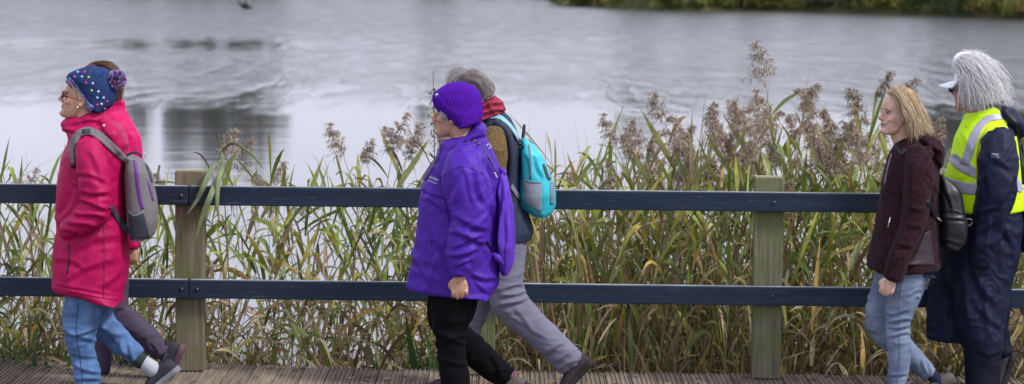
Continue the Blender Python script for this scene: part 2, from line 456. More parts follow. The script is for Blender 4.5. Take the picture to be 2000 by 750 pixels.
deck = make_mesh('boardwalk', V, F, deckm, col=np.concatenate(cols), smooth=False); deck['kind'] = 'structure'
joist = mat('joist_wood', (0.05, 0.04, 0.03), 0.9)
V, F = merge([box((0, y, -0.12), (18, 0.08, 0.17)) for y in (-1.2, -3.0, -5.5)])
jo = make_mesh('boardwalk_joists', V, F, joist, smooth=False); jo['kind'] = 'structure'

R = np.random.RandomState(31); Vs = []; Cs = []
for i in range(170):
    x = R.uniform(-3.2, 3.2); y = fence_y(x) - abs(R.normal()) * .35 + .08; a = R.uniform(0, 6.28); l = R.uniform(.012, .035); w_ = l * R.uniform(.15, .45); c, s_ = math.cos(a), math.sin(a)
    for u, v, z in ((-l, 0, .002), (0, -w_, .004), (l, 0, .006), (0, w_, .010)): Vs.append((x + u * c - v * s_, y + u * s_ + v * c, z))
    Cs += [np.array([(.20, .15, .08), (.12, .08, .05), (.28, .22, .10), (.06, .045, .03)][R.randint(4)])] * 4
lit = make_mesh('leaf_litter', np.array(Vs), np.arange(len(Vs)).reshape(-1, 4), mat('litter', None, .9), col=np.array(Cs), smooth=False); lit['kind'] = 'stuff'; lit['label'] = 'bits of dead leaf on the boardwalk'
# ---- fence
postm = bpy.data.materials.new('weathered_post')
def wood(m_, base, alt, algae=0.0):
    m_.use_nodes = True; nt = m_.node_tree; P = nt.nodes['Principled BSDF']; L = nt.links.new
    tc = nt.nodes.new('ShaderNodeTexCoord'); mp = nt.nodes.new('ShaderNodeMapping'); mp.inputs['Scale'].default_value = (1, 1, 0.05); L(tc.outputs['Object'], mp.inputs[0])
    n1 = nt.nodes.new('ShaderNodeTexNoise'); n1.inputs['Scale'].default_value = 55; n1.inputs['Detail'].default_value = 8; n1.inputs['Distortion'].default_value = 0.6; L(mp.outputs[0], n1.inputs['Vector'])
    cr = nt.nodes.new('ShaderNodeValToRGB'); L(n1.outputs[0], cr.inputs[0])
    cr.color_ramp.elements[0].position = 0.34; cr.color_ramp.elements[0].color = (*[v * 0.55 for v in base], 1); cr.color_ramp.elements[1].position = 0.62; cr.color_ramp.elements[1].color = (*base, 1)
    n2 = nt.nodes.new('ShaderNodeTexNoise'); n2.inputs['Scale'].default_value = 7; n2.inputs['Detail'].default_value = 6; L(tc.outputs['Object'], n2.inputs['Vector'])
    mr = nt.nodes.new('ShaderNodeMapRange'); mr.inputs[1].default_value = 0.62 - algae * 0.3; mr.inputs[2].default_value = 0.8 - algae * 0.15; L(n2.outputs[0], mr.inputs[0])
    mx = nt.nodes.new('ShaderNodeMix'); mx.data_type = 'RGBA'; L(mr.outputs[0], mx.inputs[0]); L(cr.outputs[0], mx.inputs[6]); mx.inputs[7].default_value = (*alt, 1)
    L(mx.outputs[2], P.inputs['Base Color']); P.inputs['Roughness'].default_value = 0.85; P.inputs['Specular IOR Level'].default_value = 0.2
    b = nt.nodes.new('ShaderNodeBump'); b.inputs['Distance'].default_value = 0.003; L(n1.outputs[0], b.inputs['Height']); L(b.outputs[0], P.inputs['Normal'])
wood(postm, (0.20, 0.175, 0.12), (0.12, 0.14, 0.06), 0.5)
greenpost = bpy.data.materials.new('algae_post'); wood(greenpost, (0.185, 0.175, 0.12), (0.115, 0.14, 0.05), 0.7)
endgrain = mat('end_grain', (0.30, 0.27, 0.17), 0.9, var=0.4, vscale=60)
railm = mat('navy_painted_rail', (0.012, 0.022, 0.044), 0.55, var=0.45, vscale=9, bump=0.0015, bscale=70, stretch=(0.12, 1, 2.5), spec=0.18, color2=(0.020, 0.034, 0.060))
nt_ = railm.node_tree; P_ = nt_.nodes['Principled BSDF']; tc_ = nt_.nodes.new('ShaderNodeTexCoord'); mp_ = nt_.nodes.new('ShaderNodeMapping'); mp_.inputs['Scale'].default_value = (0.9, 1, 14)
nt_.links.new(tc_.outputs['Object'], mp_.inputs[0]); n_ = nt_.nodes.new('ShaderNodeTexNoise'); n_.inputs['Scale'].default_value = 8; n_.inputs['Detail'].default_value = 9; n_.inputs['Roughness'].default_value = .65; nt_.links.new(mp_.outputs[0], n_.inputs['Vector'])
r_ = nt_.nodes.new('ShaderNodeMapRange'); r_.inputs[1].default_value = .60; r_.inputs[2].default_value = .70; r_.inputs[4].default_value = .8; nt_.links.new(n_.outputs[0], r_.inputs[0])
x_ = nt_.nodes.new('ShaderNodeMix'); x_.data_type = 'RGBA'; x_.inputs[7].default_value = (.10, .115, .13, 1); src_ = P_.inputs['Base Color'].links[0].from_socket
nt_.links.new(r_.outputs[0], x_.inputs[0]); nt_.links.new(src_, x_.inputs[6])
n3_ = nt_.nodes.new('ShaderNodeTexNoise'); n3_.inputs['Scale'].default_value = 2.2; n3_.inputs['Detail'].default_value = 6; nt_.links.new(tc_.outputs['Object'], n3_.inputs['Vector'])
r3_ = nt_.nodes.new('ShaderNodeMapRange'); r3_.inputs[1].default_value = .58; r3_.inputs[2].default_value = .75; r3_.inputs[4].default_value = .6; nt_.links.new(n3_.outputs[0], r3_.inputs[0])
x3_ = nt_.nodes.new('ShaderNodeMix'); x3_.data_type = 'RGBA'; x3_.inputs[7].default_value = (.035, .045, .025, 1); nt_.links.new(r3_.outputs[0], x3_.inputs[0]); nt_.links.new(x_.outputs[2], x3_.inputs[6]); nt_.links.new(x3_.outputs[2], P_.inputs['Base Color'])
worn = mat('worn_rail_edge', (0.30, 0.32, 0.36), 0.8, var=0.6, vscale=20, stretch=(0.2, 1, 1))
steel = mat('bolt_metal', (0.07, 0.08, 0.10), 0.4, metal=0.8)
shiny = mat('bright_steel', (0.6, 0.6, 0.6), 0.25, metal=1.0)
fence = thing('fence', 'wooden post and rail fence with two dark navy painted rails along the boardwalk', 'fence', (0, 0, 0))
PX = [-2.86, -1.75, -0.165, 1.385, 2.97]
PX = [Q(px, 735, 0)[0] for px in (-195, 371, 938, 1494, 2062)]
Rz = np.array([[math.cos(YAW), -math.sin(YAW), 0], [math.sin(YAW), math.cos(YAW), 0], [0, 0, 1]])
def top_z(px, py, y): return Q(px, py, y)[2]
H = 1.10; pw = 0.158
PXA = PX + [PX[4] + 1.575 * i for i in range(1, 4)] + [PX[0] - 1.575 * i for i in range(1, 4)]
for k, X in enumerate(PXA):
    green = 2 <= k < 8
    mt_ = greenpost if green else postm
    bev = 0.008
    V, F = box((0, 0, H / 2), (pw, 0.10, H), Rz)
    o = make_mesh('post', V + [X, fence_y(X), 0.0], F, mt_, fence, smooth=False)
    bevel(o, 0.006)
    V, F = box((0, 0, H + 0.002), (pw - 0.014, 0.086, 0.004), Rz)
    make_mesh('post_top', V + [X, fence_y(X), 0.0], F, endgrain, None, smooth=False)
    bpy.context.scene.collection.objects[-1]
    t = COL.objects[-1]; t.parent = o
    if green: o['label'] = 'post with green algae on its weathered wood'
def rail(z0, z1, x0, x1, tilt=0.0):
    L_ = x1 - x0 - 0.003; xc = (x0 + x1) / 2
    V, F = box((0, 0, 0), (L_ / math.cos(YAW), 0.045, z1 - z0), Rz)
    # subdivided so the board can bow a little
    o = make_mesh('rail', V + [xc, fence_y(xc) - 0.074, (z0 + z1) / 2], F, railm, fence, smooth=False); bevel(o, 0.005)
    V, F = box((0, 0, 0), (L_ / math.cos(YAW) - 0.02, 0.03, 0.003), Rz)
    e = make_mesh('worn_top_edge', V + [xc, fence_y(xc) - 0.074, z1 + 0.002], F, worn, o, smooth=False)
    return o
segs = [(-6.0, PX[0]), (PX[0], PX[1] + 0.0), (PX[1], PX[3] + 0.9 * 0 + 1.585), (PX[4], 6.2)]
RZ = ((0.918, 1.020), (0.408, 0.508))
def bolt(X, z, par, big=0.011, m_=steel):
    c = np.array([X, fence_y(X) - 0.099, z])
    V, F = ellipsoid(c, (big, 0.007, big), n=7)
    make_mesh('bolt', V, F, m_, par)
for ri, (z0, z1) in enumerate(RZ):
    rs = [rail(z0, z1, a, b) for a, b in ((PXA[-1] - .1, PX[0]), (PX[0], PX[1]), (PX[1], PX[4]), (PX[4], PXA[7] + .1))]
    zc = (z0 + z1) / 2
    bolt(PX[1] - 0.04, zc, rs[1]); bolt(PX[1] + 0.045, zc, rs[2])
    bolt(PX[2], zc, rs[2]); bolt(PX[3] + 0.02, zc, rs[2], 0.009); bolt(PX[0] + 0.05, zc, rs[1])

# ---- far bank and the trees and bushes on it (their mirror image lies in the lake)
bankm = mat('bank_grass', (0.06, 0.075, 0.025), 0.95, var=0.5, vscale=0.4, color2=(0.14, 0.13, 0.05))
leafm = mat('bank_leaves', None, 0.7, var=0.6, vscale=0.5, trans=0.35)
barkm = mat('tree_bark', (0.09, 0.075, 0.06), 0.9, var=0.4, vscale=4)
bank_pts = [(px, py) for px, py in ((1085, 10), (1150, 13), (1300, 20), (1500, 21), (1700, 27), (1850, 31), (2000, 37), (2300, 48), (2700, 58))]
BP = [G(px, py, WZ) for px, py in bank_pts]
BP = [np.array([-560, 470, WZ]), np.array([-260, 340, WZ]), np.array([-60, 292, WZ]), np.array([-4, 255, WZ])] + BP + [np.array([150, 118, WZ]), np.array([400, 100, WZ])]
BP = cat_rom(np.array(BP), 5)
Tn = np.gradient(BP, axis=0); Tn /= np.linalg.norm(Tn, axis=1)[:, None]; Nn = np.stack([-Tn[:, 1], Tn[:, 0], 0 * Tn[:, 0]], 1)
Nn *= np.sign(Nn[:, 1])[:, None]
rows = [BP + [0, 0, -0.3], BP + [.1, .4, .25], BP + [.6, 3, .6], BP + [8, 40, 1.2], BP + [120, 600, 2.0]]
g = np.array(rows); a, b = g.shape[:2]; i = np.arange(a - 1)[:, None] * b; j = np.arange(b - 1)[None, :]
bank = make_mesh('far_bank', g.reshape(-1, 3), np.stack([i + j, i + j + 1, i + b + j + 1, i + b + j], -1).reshape(-1, 4), bankm); bank['kind'] = 'structure'

def leaf_cloud(c, r, n, size, col, seed, hollow=0.55):
    R = np.random.RandomState(seed)
    # clumps spread through the crown's volume
    nc = max(6, int(n / 45)); cc = R.normal(size=(nc, 3)); cc /= np.linalg.norm(cc, axis=1)[:, None]; cc *= (R.rand(nc, 1) ** 0.4)
    cc = cc * np.array(r) * 0.85
    k = R.randint(0, nc, n); P = cc[k] + R.normal(size=(n, 3)) * np.array(r) * 0.15
    P = P + c
    u = R.normal(size=(n, 3)); u /= np.linalg.norm(u, axis=1)[:, None]; v = np.cross(u, R.normal(size=(n, 3))); v /= np.linalg.norm(v, axis=1)[:, None]
    s = size * (0.6 + 0.8 * R.rand(n, 1))
    V = np.stack([P - u * s, P + v * s * 0.6, P + u * s, P - v * s * 0.6], 1).reshape(-1, 3)
    shade = 0.65 + 0.7 * R.rand(nc)[k]
    C = np.array(col)[None, :] * shade[:, None] * (0.8 + 0.4 * R.rand(n, 1))
    return V, np.arange(4 * n).reshape(-1, 4), np.repeat(C, 4, 0)
ORD = 'first second third fourth fifth sixth seventh eighth ninth tenth eleventh twelfth thirteenth fourteenth fifteenth sixteenth seventeenth eighteenth nineteenth'.split()
TENS = {20: 'twent', 30: 'thirt', 40: 'fort', 50: 'fift', 60: 'sixt', 70: 'sevent', 80: 'eight', 90: 'ninet'}
def ordinal(n):
    if n < 20: return ORD[n - 1]
    if n >= 100: return ('hundredth' if n == 100 else 'hundred and ' + ordinal(n - 100))
    t = TENS[n // 10 * 10]; return t + 'ieth' if n % 10 == 0 else t + 'y-' + ORD[n % 10 - 1]
def number(objs, fmt):
    for i, o in enumerate(sorted(objs, key=lambda q: q.location[0] / (q.location[1] + 14))): o['label'] = fmt % ordinal(i + 1)
def tree(P, h, wd, col, label, seed, kind='tree', dens=1.0, grp='trees on the far bank'):
    R = np.random.RandomState(seed)
    o = thing(kind, label, kind, tuple(P), grp)
    tr = []
    base = np.array(P)
    th = h * (0.55 if kind == 'tree' else 0.35)
    tr.append(sweep([base - [0, 0, .3], base + [0.1, 0, th * 0.5], base + [0.2, 0.1, th]], [h * 0.028, h * 0.02, h * 0.008], None, 7, 2))
    for q in range(5):
        a_ = R.rand() * 6.28; s_ = th * (0.35 + 0.12 * q); e = base + [math.cos(a_) * wd * 0.4, math.sin(a_) * wd * 0.4, s_ + h * 0.25]
        tr.append(sweep([base + [0.1, 0, s_], (base + [0.1, 0, s_] + e) / 2 + [0, 0, 0.2], e], [h * 0.01, h * 0.007, h * 0.003], None, 5, 2))
    V, F = merge(tr); make_mesh('trunk', V, F, barkm, o)
    lo = 0.15 if kind == 'tree' else 0.0
    cz = h * (1 + lo) / 2
    V, F, C = leaf_cloud(base + [0, 0, cz], (wd / 2, wd / 2, h * (1 - lo) / 2), int((2600 if kind == 'tree' else 1100) * dens), h * 0.017 if kind == 'tree' else 0.12, col, seed)
    V[:, 2] = np.maximum(V[:, 2], WZ + 0.1)
    make_mesh('crown', V, F, leafm, o, C, smooth=False)
def bank_at(px, off=1.5):
    q = [PROJ(p)[0] for p in BP]; i = int(np.argmin(np.abs(np.array(q) - px))); i = min(max(i, 1), len(BP) - 2)
    j = i + 1 if q[i + 1] > q[i] and px > q[i] else i - 1
    t = (px - q[i]) / (q[j] - q[i] + 1e-9); return (BP[i] + (BP[j] - BP[i]) * t) + np.array([.2, .98, 0]) * off + [0, 0, 0.6]
# trees: pixel column, elevation (deg) of the top as the calm water mirrors it
TL = [(-160, 2.6, 260, 0), (-20, 1.9, 200, 1), (90, 2.1, 120, 0), (170, 2.3, 100, 2), (236, 3.6, 70, 0), (325, 4.2, 80, 0), (375, 4.4, 85, 2), (425, 4.3, 85, 0), (468, 4.1, 80, 1), (505, 3.4, 60, 0),
      (600, 1.3, 140, 0), (700, 1.2, 140, 2), (815, 3.0, 45, 0), (845, 3.1, 40, 1), (930, 1.3, 120, 0), (1030, 1.4, 110, 1), (1230, 2.9, 90, 1), (1340, 2.4, 100, 0), (1450, 2.5, 110, 2), (1570, 1.9, 100, 0), (1680, 2.2, 100, 1),
      (1820, 3.6, 90, 0), (1870, 4.1, 100, 2), (1940, 4.2, 110, 0), (2010, 4.3, 120, 1), (2120, 4.0, 120, 0)]
tc3 = [(0.055, 0.062, 0.030), (0.085, 0.085, 0.035), (0.075, 0.065, 0.030)]
tl3 = ['dark green broadleaf tree on the far bank across the lake', 'yellow green willow tree on the far bank across the lake', 'olive brown autumn tree on the far bank across the lake']
for q, (px, el, wpx, kd) in enumerate(TL):
    P = bank_at(px, 6); D = P[1] + 14; h = D * math.tan(math.radians(el)) - 0.6 + 0.2
    tree(P, h, max(4.5, wpx / FPX * D * 1.15), tc3[kd], tl3[kd], 100 + q)
bc = [(0.25, 0.26, 0.06), (0.15, 0.19, 0.055), (0.38, 0.33, 0.07), (0.25, 0.18, 0.07), (0.11, 0.14, 0.05)]
bl = ['olive green bush overhanging the water on the far bank', 'dark green bush overhanging the water on the far bank', 'yellow leaved bush overhanging the water on the far bank', 'russet brown bush overhanging the water on the far bank', 'deep green low bush on the far bank']
q = 0; px = 1092
while px < 2040:
    P = bank_at(px, 0.7) - [0, 0, 0.45]; kd = rnd.choice([0, 0, 1, 1, 2, 3, 4]); h = rnd.uniform(1.7, 3.2); 
    if px < 1180: h = 1.4
    tree(P, h, h * 1.5, [c_ * 1.25 for c_ in bc[kd]], bl[kd], 300 + q, 'bush', 1.5, 'bushes along the far bank'); px += rnd.uniform(22, 36); q += 1

px = 150  # out-of-view bushes added so their reflection darkens the calm lane
while px < 540:
    P = bank_at(px, 1.2) - [0, 0, 0.45]; kd = rnd.choice([1, 4, 0]); h = rnd.uniform(6.2, 8.0); tree(P, h, h * 1.2, [c_ * .6 for c_ in bc[kd]], bl[kd], 400 + q, 'bush', 1.6, 'bushes along the far bank'); px += rnd.uniform(70, 95); q += 1
TR = [o for o in bpy.data.objects if o.get('category') == 'tree']; BU = [o for o in bpy.data.objects if o.get('category') == 'bush']
for st, grp_ in (('tree', TR), ('bush', BU)):
    kinds = sorted(set(o['label'] for o in grp_))
    for kd_ in kinds:
        number([o for o in grp_ if o['label'] == kd_], {'dark green broadleaf tree on the far bank across the lake': 'dark green broadleaf tree, %s from the left on the far bank', 'yellow green willow tree on the far bank across the lake': 'yellow green willow, %s from the left on the far bank',
            'olive brown autumn tree on the far bank across the lake': 'olive brown autumn tree, %s from the left on the far bank'}.get(kd_, kd_.split(' bush')[0] + ' bush, %s of its colour from the left on the far bank'))
# ---- waterbird skimming the lake
B = Q(479, 13, 152.0)
birdm = mat('dark_feathers', (0.02, 0.018, 0.018), 0.8)
bd = [sweep([B + [-0.42, 0, 0.22], B + [-0.30, 0, 0.20], B + [-0.18, 0, 0.05], B + [0.0, 0, 0], B + [0.2, 0, -0.02], B + [0.38, 0, -0.03]], [0.015, 0.055, 0.06, 0.13, 0.09, 0.03], None, 12, 3),
      sweep([B + [-0.05, 0, 0.02], B + [0.0, -0.25, 0.16], B + [0.12, -0.5, 0.13]], [0.10, 0.08, 0.02], [0.02, 0.015, 0.008], 10, 3),
      sweep([B + [-0.05, 0, 0.02], B + [0.0, 0.25, 0.16], B + [0.12, 0.5, 0.13]], [0.10, 0.08, 0.02], [0.02, 0.015, 0.008], 10, 3)]
bd = [(B + (V_ - B) * 1.35, F__) for V_, F__ in bd]
bird = solid('bird', bd, 0.022, birdm, None, 2)
tag(bird, 'small dark waterbird low over the lake near the top of the view', 'bird')
# ================================================================== people
skin = mat('skin', None, 0.55, var=0.22, vscale=45, bump=0.0012, bscale=140, sss=0.12, spec=0.35)
def nylon(name, c, rough=0.55, **k): return mat(name, c, rough, var=0.12, vscale=7, bump=0.0006, bscale=420, spec=0.2, **k)
M = dict(
    red=nylon('raspberry_nylon', (0.36, 0.001, 0.070)), pink=nylon('pink_nylon', (0.50, 0.002, 0.10)),
    purple=nylon('purple_nylon', (0.060, 0.014, 0.30)), purple2=nylon('purple_bag_cloth', (0.095, 0.030, 0.40), 0.6),
    navy=nylon('navy_nylon', (0.006, 0.010, 0.033), 0.6), quilt=mat('navy_quilting', (0.014, 0.024, 0.052), 0.7, var=0.2, vscale=20, bump=0.0008, bscale=250),
    denim=mat('blue_denim', (0.036, 0.085, 0.20), 0.85, var=0.32, vscale=14, bump=0.0012, bscale=500, color2=(0.095, 0.19, 0.385)),
    paledenim=mat('pale_denim', (0.085, 0.12, 0.20), 0.85, var=0.2, vscale=10, bump=0.001, bscale=500, color2=(0.19, 0.24, 0.34)),
    greytr=mat('grey_trouser_cloth', (0.145, 0.145, 0.205), 0.85, var=0.15, vscale=9, bump=0.0008, bscale=450),
    black=mat('black_cord', (0.0028, 0.003, 0.0045), 0.9, var=0.3, vscale=12, bump=0.0012, bscale=350, spec=.12),
    aubergine=mat('dark_purple_trouser_cloth', (0.050, 0.036, 0.070), 0.75, var=0.2, vscale=12, bump=0.0008, bscale=400),
    navytr=mat('navy_waterproof', (0.003, 0.005, 0.016), 0.6, var=0.2, vscale=10, bump=0.001, bscale=120, spec=.2),
    fleece=mat('brown_fleece', (0.030, 0.011, 0.017), 0.98, var=0.45, vscale=45, bump=0.006, bscale=210, spec=0.1, sheen=0.04, bdetail=4),
    panel=mat('smooth_brown_panel', (0.032, 0.018, 0.027), 0.6, var=0.1),
    scarf=mat('red_scarf_cloth', (0.20, 0.006, 0.028), 0.85, var=0.3, vscale=60, bump=0.001, bscale=300, color2=(0.30, 0.03, 0.065)),
    knit=mat('brown_flecked_knit', (0.035, 0.022, 0.010), 0.95, var=0.5, vscale=150, bump=0.003, bscale=260, color2=(0.20, 0.13, 0.045)),
    knithat=mat('purple_knit', (0.070, 0.008, 0.29), 0.9, var=0.15, vscale=60, bump=0.0015, bscale=300, sheen=0.0, spec=.1),
    bluehat=mat('blue_wool', (0.022, 0.045, 0.135), 0.95, var=0.3, vscale=60, bump=0.003, bscale=260, sheen=0.0, spec=.1),
    attrwool=mat('coloured_wool', None, 0.9, var=0.15, vscale=80, bump=0.001, bscale=300),
    hair=mat('hair_strands', None, 0.5, var=0.15, vscale=60, spec=0.5),
    greycan=mat('grey_canvas', (0.15, 0.14, 0.148), 0.9, var=0.25, vscale=120, bump=0.001, bscale=400),
    darkgrey=mat('dark_grey_mesh', (0.035, 0.037, 0.055), 0.8, var=0.3, vscale=200, bump=0.0015, bscale=300),
    violet=mat('violet_piping', (0.115, 0.02, 0.22), 0.6, var=0.1),
    teal=mat('teal_ripstop', (0.025, 0.42, 0.52), 0.45, var=0.12, vscale=10, bump=0.0006, bscale=350),
    tealdark=mat('deep_teal_ripstop', (0.012, 0.26, 0.31), 0.5, var=0.12, vscale=10),
    lightmesh=mat('light_grey_mesh', (0.23, 0.27, 0.32), 0.8, var=0.3, vscale=300),
    greystrap=mat('grey_webbing', (0.16, 0.18, 0.22), 0.8, var=0.2, vscale=200),
    palestrap=mat('pale_teal_strap', (0.20, 0.42, 0.50), 0.7, var=0.1),
    leather=mat('black_leather', (0.007, 0.008, 0.012), 0.45, var=0.15, vscale=15, bump=0.0008, bscale=150, spec=0.5),
    rubber=mat('dark_rubber', (0.02, 0.02, 0.022), 0.7, var=0.2, vscale=60, bump=0.001, bscale=120, spec=.2),
    shoegrey=mat('charcoal_suede', (0.028, 0.028, 0.040), 0.9, var=0.3, vscale=50, bump=0.001, bscale=300),
    shoebrown=mat('dark_brown_suede', (0.032, 0.024, 0.028), 0.9, var=0.3, vscale=50, bump=0.001, bscale=300),
    shoetaupe=mat('taupe_suede', (0.085, 0.072, 0.068), 0.9, var=0.3, vscale=50, bump=0.001, bscale=300),
    solelight=mat('pale_grey_sole', (0.17, 0.17, 0.20), 0.7, var=0.2, vscale=60),
    white=mat('white_cloth', (0.62, 0.63, 0.68), 0.8, var=0.08, vscale=30), sock=mat('grey_white_sock', (0.36, 0.38, 0.43), 0.95, var=0.15, vscale=80, bump=0.001, bscale=200),
    sockdark=mat('dark_green_sock', (0.018, 0.032, 0.035), 0.95), sockblue=mat('navy_sock', (0.008, 0.013, 0.045), 0.95, bump=0.001, bscale=200),
    hivis=mat('fluorescent_yellow_cloth', (0.56, 0.92, 0.0), 0.75, var=0.06, vscale=15, bump=0.0005, bscale=400),
    tape=mat('grey_reflective_tape', (0.36, 0.36, 0.46), 0.42, var=0.08, vscale=30, spec=0.6),
    frame=mat('tortoise_glasses_frame', (0.22, 0.07, 0.02), 0.3, var=0.5, vscale=120), darkplastic=mat('black_plastic', (0.01, 0.01, 0.015), 0.3),
    lens=mat('dark_lens', (0.015, 0.03, 0.06), 0.05, spec=0.8, alpha=0.75), eye=mat('eye_white', (0.6, 0.57, 0.55), 0.25), iris=mat('dark_iris', (0.02, 0.015, 0.012), 0.15),
    pearl=mat('pearl', (0.8, 0.78, 0.75), 0.25), silver=shiny,
)
SK = dict(pale=(0.50, 0.29, 0.20), tan=(0.44, 0.25, 0.17), ruddy=(0.40, 0.185, 0.13))

# ---- head (cm, x forward, z up, chin 0 crown 23), mapped into the scene
def head_parts():
    S = [(0.0, 4.0, 8.2, 2.0), (0.8, 1.5, 9.4, 3.2), (2.2, -2, 9.7, 4.4), (4.2, -4, 9.1, 5.3), (6.6, -6, 9.0, 6.0), (9, -8.2, 8.7, 6.7), (11.4, -9.4, 8.5, 7.0),
         (13.2, -9.9, 9.2, 7.2), (15.5, -10, 9.1, 7.4), (18, -9.6, 8.2, 7.3), (20.3, -8.2, 6.2, 6.3), (21.9, -5.8, 3.7, 4.5), (22.8, -2.8, 1.0, 2.0)]
    S = cat_rom(np.array(S), 3); ang = np.linspace(0, 2 * math.pi, 40, endpoint=False); R = []
    for z, b, f, h in S:
        c = (b + f) / 2; a = (f - b) / 2; ca, sa = np.cos(ang), np.sin(ang)
        R.append(np.stack([c + a * np.sign(ca) * np.abs(ca) ** 0.9, h * sa * (1 - 0.16 * np.clip(ca, 0, 1)), np.full(40, z)], 1))
    out = [loft(R)]
    out.append(sweep([(8.6, 0, 12.2), (9.7, 0, 10.6), (10.8, 0, 9.3), (11.3, 0, 8.5)], [.55, .75, .95, .85], None, 12, 3))
    out.append(sweep([(11.0, 0, 8.4), (9.0, 0, 7.7)], [.8, 1.0], None, 12, 2))
    for s in (-1, 1):
        out.append(ellipsoid((9.7, 1.05 * s, 8.2), (1.0, .75, .75)))
        out.append(ellipsoid((7.9, 2.9 * s, 13.3), (1.0, 2.3, .8)))
        out.append(ellipsoid((5.0, 3.3 * s, 8.8), (2.6, 2.5, 2.4)))
        out.append(ellipsoid((-0.7, 7.0 * s, 10.0), (1.7, .8, 3.0)))
        out.append(ellipsoid((0.0, 7.3 * s, 8.2), (0.9, .6, 1.3)))
    out.append(sweep([(7.7, -2.9, 6.45), (8.9, -1.5, 5.95), (9.45, 0, 5.75), (8.9, 1.5, 5.95), (7.7, 2.9, 6.45)], [.15, .5, .6, .5, .15], None, 10, 4))
    out.append(sweep([(7.7, -2.7, 6.2), (8.8, -1.5, 5.05), (9.25, 0, 4.7), (8.8, 1.5, 5.05), (7.7, 2.7, 6.2)], [.15, .5, .65, .5, .15], None, 10, 4))
    for s in (-1, 1): out.append(ellipsoid((6.7, 3.9 * s, 8.2), (1.5, 1.3, 1.3)))
    out.append(ellipsoid((8.7, 0, 1.9), (1.5, 1.8, 1.4)))
    return out
class Head:
    def __init__(s, Y, nose, k, tilt=0.0, yaw=0.0, dy=0.0):
        """nose = px,py of the nose tip; k = px per cm; tilt deg nose-up; yaw deg towards the camera"""
        t, a = math.radians(tilt), math.radians(yaw)
        f = np.array([-math.cos(a), -math.sin(a), 0]); side = np.array([-math.sin(a), math.cos(a), 0])
        s.f = f * math.cos(t) + np.array([0, 0, math.sin(t)]); s.u = -f * math.sin(t) + np.array([0, 0, math.cos(t)]); s.s = side
        s.m = k * 0.01 * 0 + k * mpp(Y) ; s.o = Q(nose[0], nose[1], Y + dy)   # metres per cm-unit
        s.o = s.o - s.map0(np.array([[11.9, 0, 8.5]]))[0]; s.Y = Y
        # keep the head's middle on the person's plane
        s.o[1] = Y + dy; 
        n = s(np.array([[11.9, 0, 8.5]]))[0]; x, y = PROJ(n); s.o += Q(nose[0], nose[1], n[1]) - n
    def map0(s, P): P = np.asarray(P, float); return (P[:, :1] * s.f + P[:, 1:2] * s.s + P[:, 2:] * s.u) * s.m
    def __call__(s, P): return s.o + s.map0(P)
    def parts(s, ps): return [(s(V), F) for V, F in ps]
    def inv(s, V): d = (V - s.o) / s.m; return np.stack([d @ s.f, d @ s.s, d @ s.u], 1)
def g3(L, c, r): return np.exp(-(((L - np.array(c)) / r) ** 2).sum(1))
def face_disp(h):
    def f(V, N):
        L = h.inv(V); L2 = L.copy(); L2[:, 1] = np.abs(L2[:, 1]); d = np.zeros(len(V))
        d -= 0.0065 * g3(L2, (8.9, 2.9, 11.5), (1.9, 1.8, 1.3))          # sockets
        L3 = L2.copy(); L3[:, 2] -= .11 * L2[:, 1] ** 2
        d -= 0.0045 * g3(L3, (9.2, 0, 5.2), (2.0, 3.0, .3))             # mouth line
        d -= 0.003 * g3(L2, (9.4, 0, 3.6), (1.4, 2.0, .6))
        d -= 0.0018 * g3(L2, (8.6, 2.6, 6.6), (1.6, .6, 1.6))            # fold from nose to mouth
        d += 0.003 * g3(L2, (6.6, 4.2, 6.8), (2.4, 2.0, 2.6))
        d -= 0.003 * g3(L2, (-0.6, 7.6, 10.2), (.8, 1.2, 1.5))
        d += 0.0009 * fbm(L * 1.1) * (L[:, 2] > -2)
        d -= 0.0016 * g3(L2, (7.6, 3.6, 6.4), (1.2, .7, .9))
        return np.where((L[:, 2] > -4) & (L[:, 2] < 25) & (np.abs(L[:, 0]) < 14), d, 0)
    return f
def face_col(h, base):
    def f(V, N):
        L = h.inv(V); L2 = L.copy(); L2[:, 1] = np.abs(L2[:, 1]); C = np.tile(np.array(base), (len(V), 1))
        def mixin(c, w_): 
            nonlocal C
            w_ = np.clip(w_, 0, 1)[:, None]; C = C * (1 - w_) + np.array(c) * w_
        mixin((base[0] * 0.95, base[1] * .68, base[2] * .66), 0.10 * g3(L2, (7.5, 4.5, 8.2), (3, 2.5, 2.2)))
        mixin((base[0] * 0.9, base[1] * .62, base[2] * .6), 0.6 * g3(L2, (11, 0, 8.5), (1.6, 1.6, 1.3)))
        L3 = L2.copy(); L3[:, 2] -= .11 * L2[:, 1] ** 2
        mixin((0.36, 0.12, 0.11), 1.0 * g3(L3, (9.0, 0, 5.2), (2.0, 2.6, .75)))
        mixin((0.12, 0.05, 0.045), .9 * g3(L3, (9.0, 0, 5.2), (2.0, 2.4, .22)))
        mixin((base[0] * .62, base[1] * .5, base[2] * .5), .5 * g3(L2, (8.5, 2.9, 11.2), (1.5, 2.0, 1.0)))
        return C
    return f
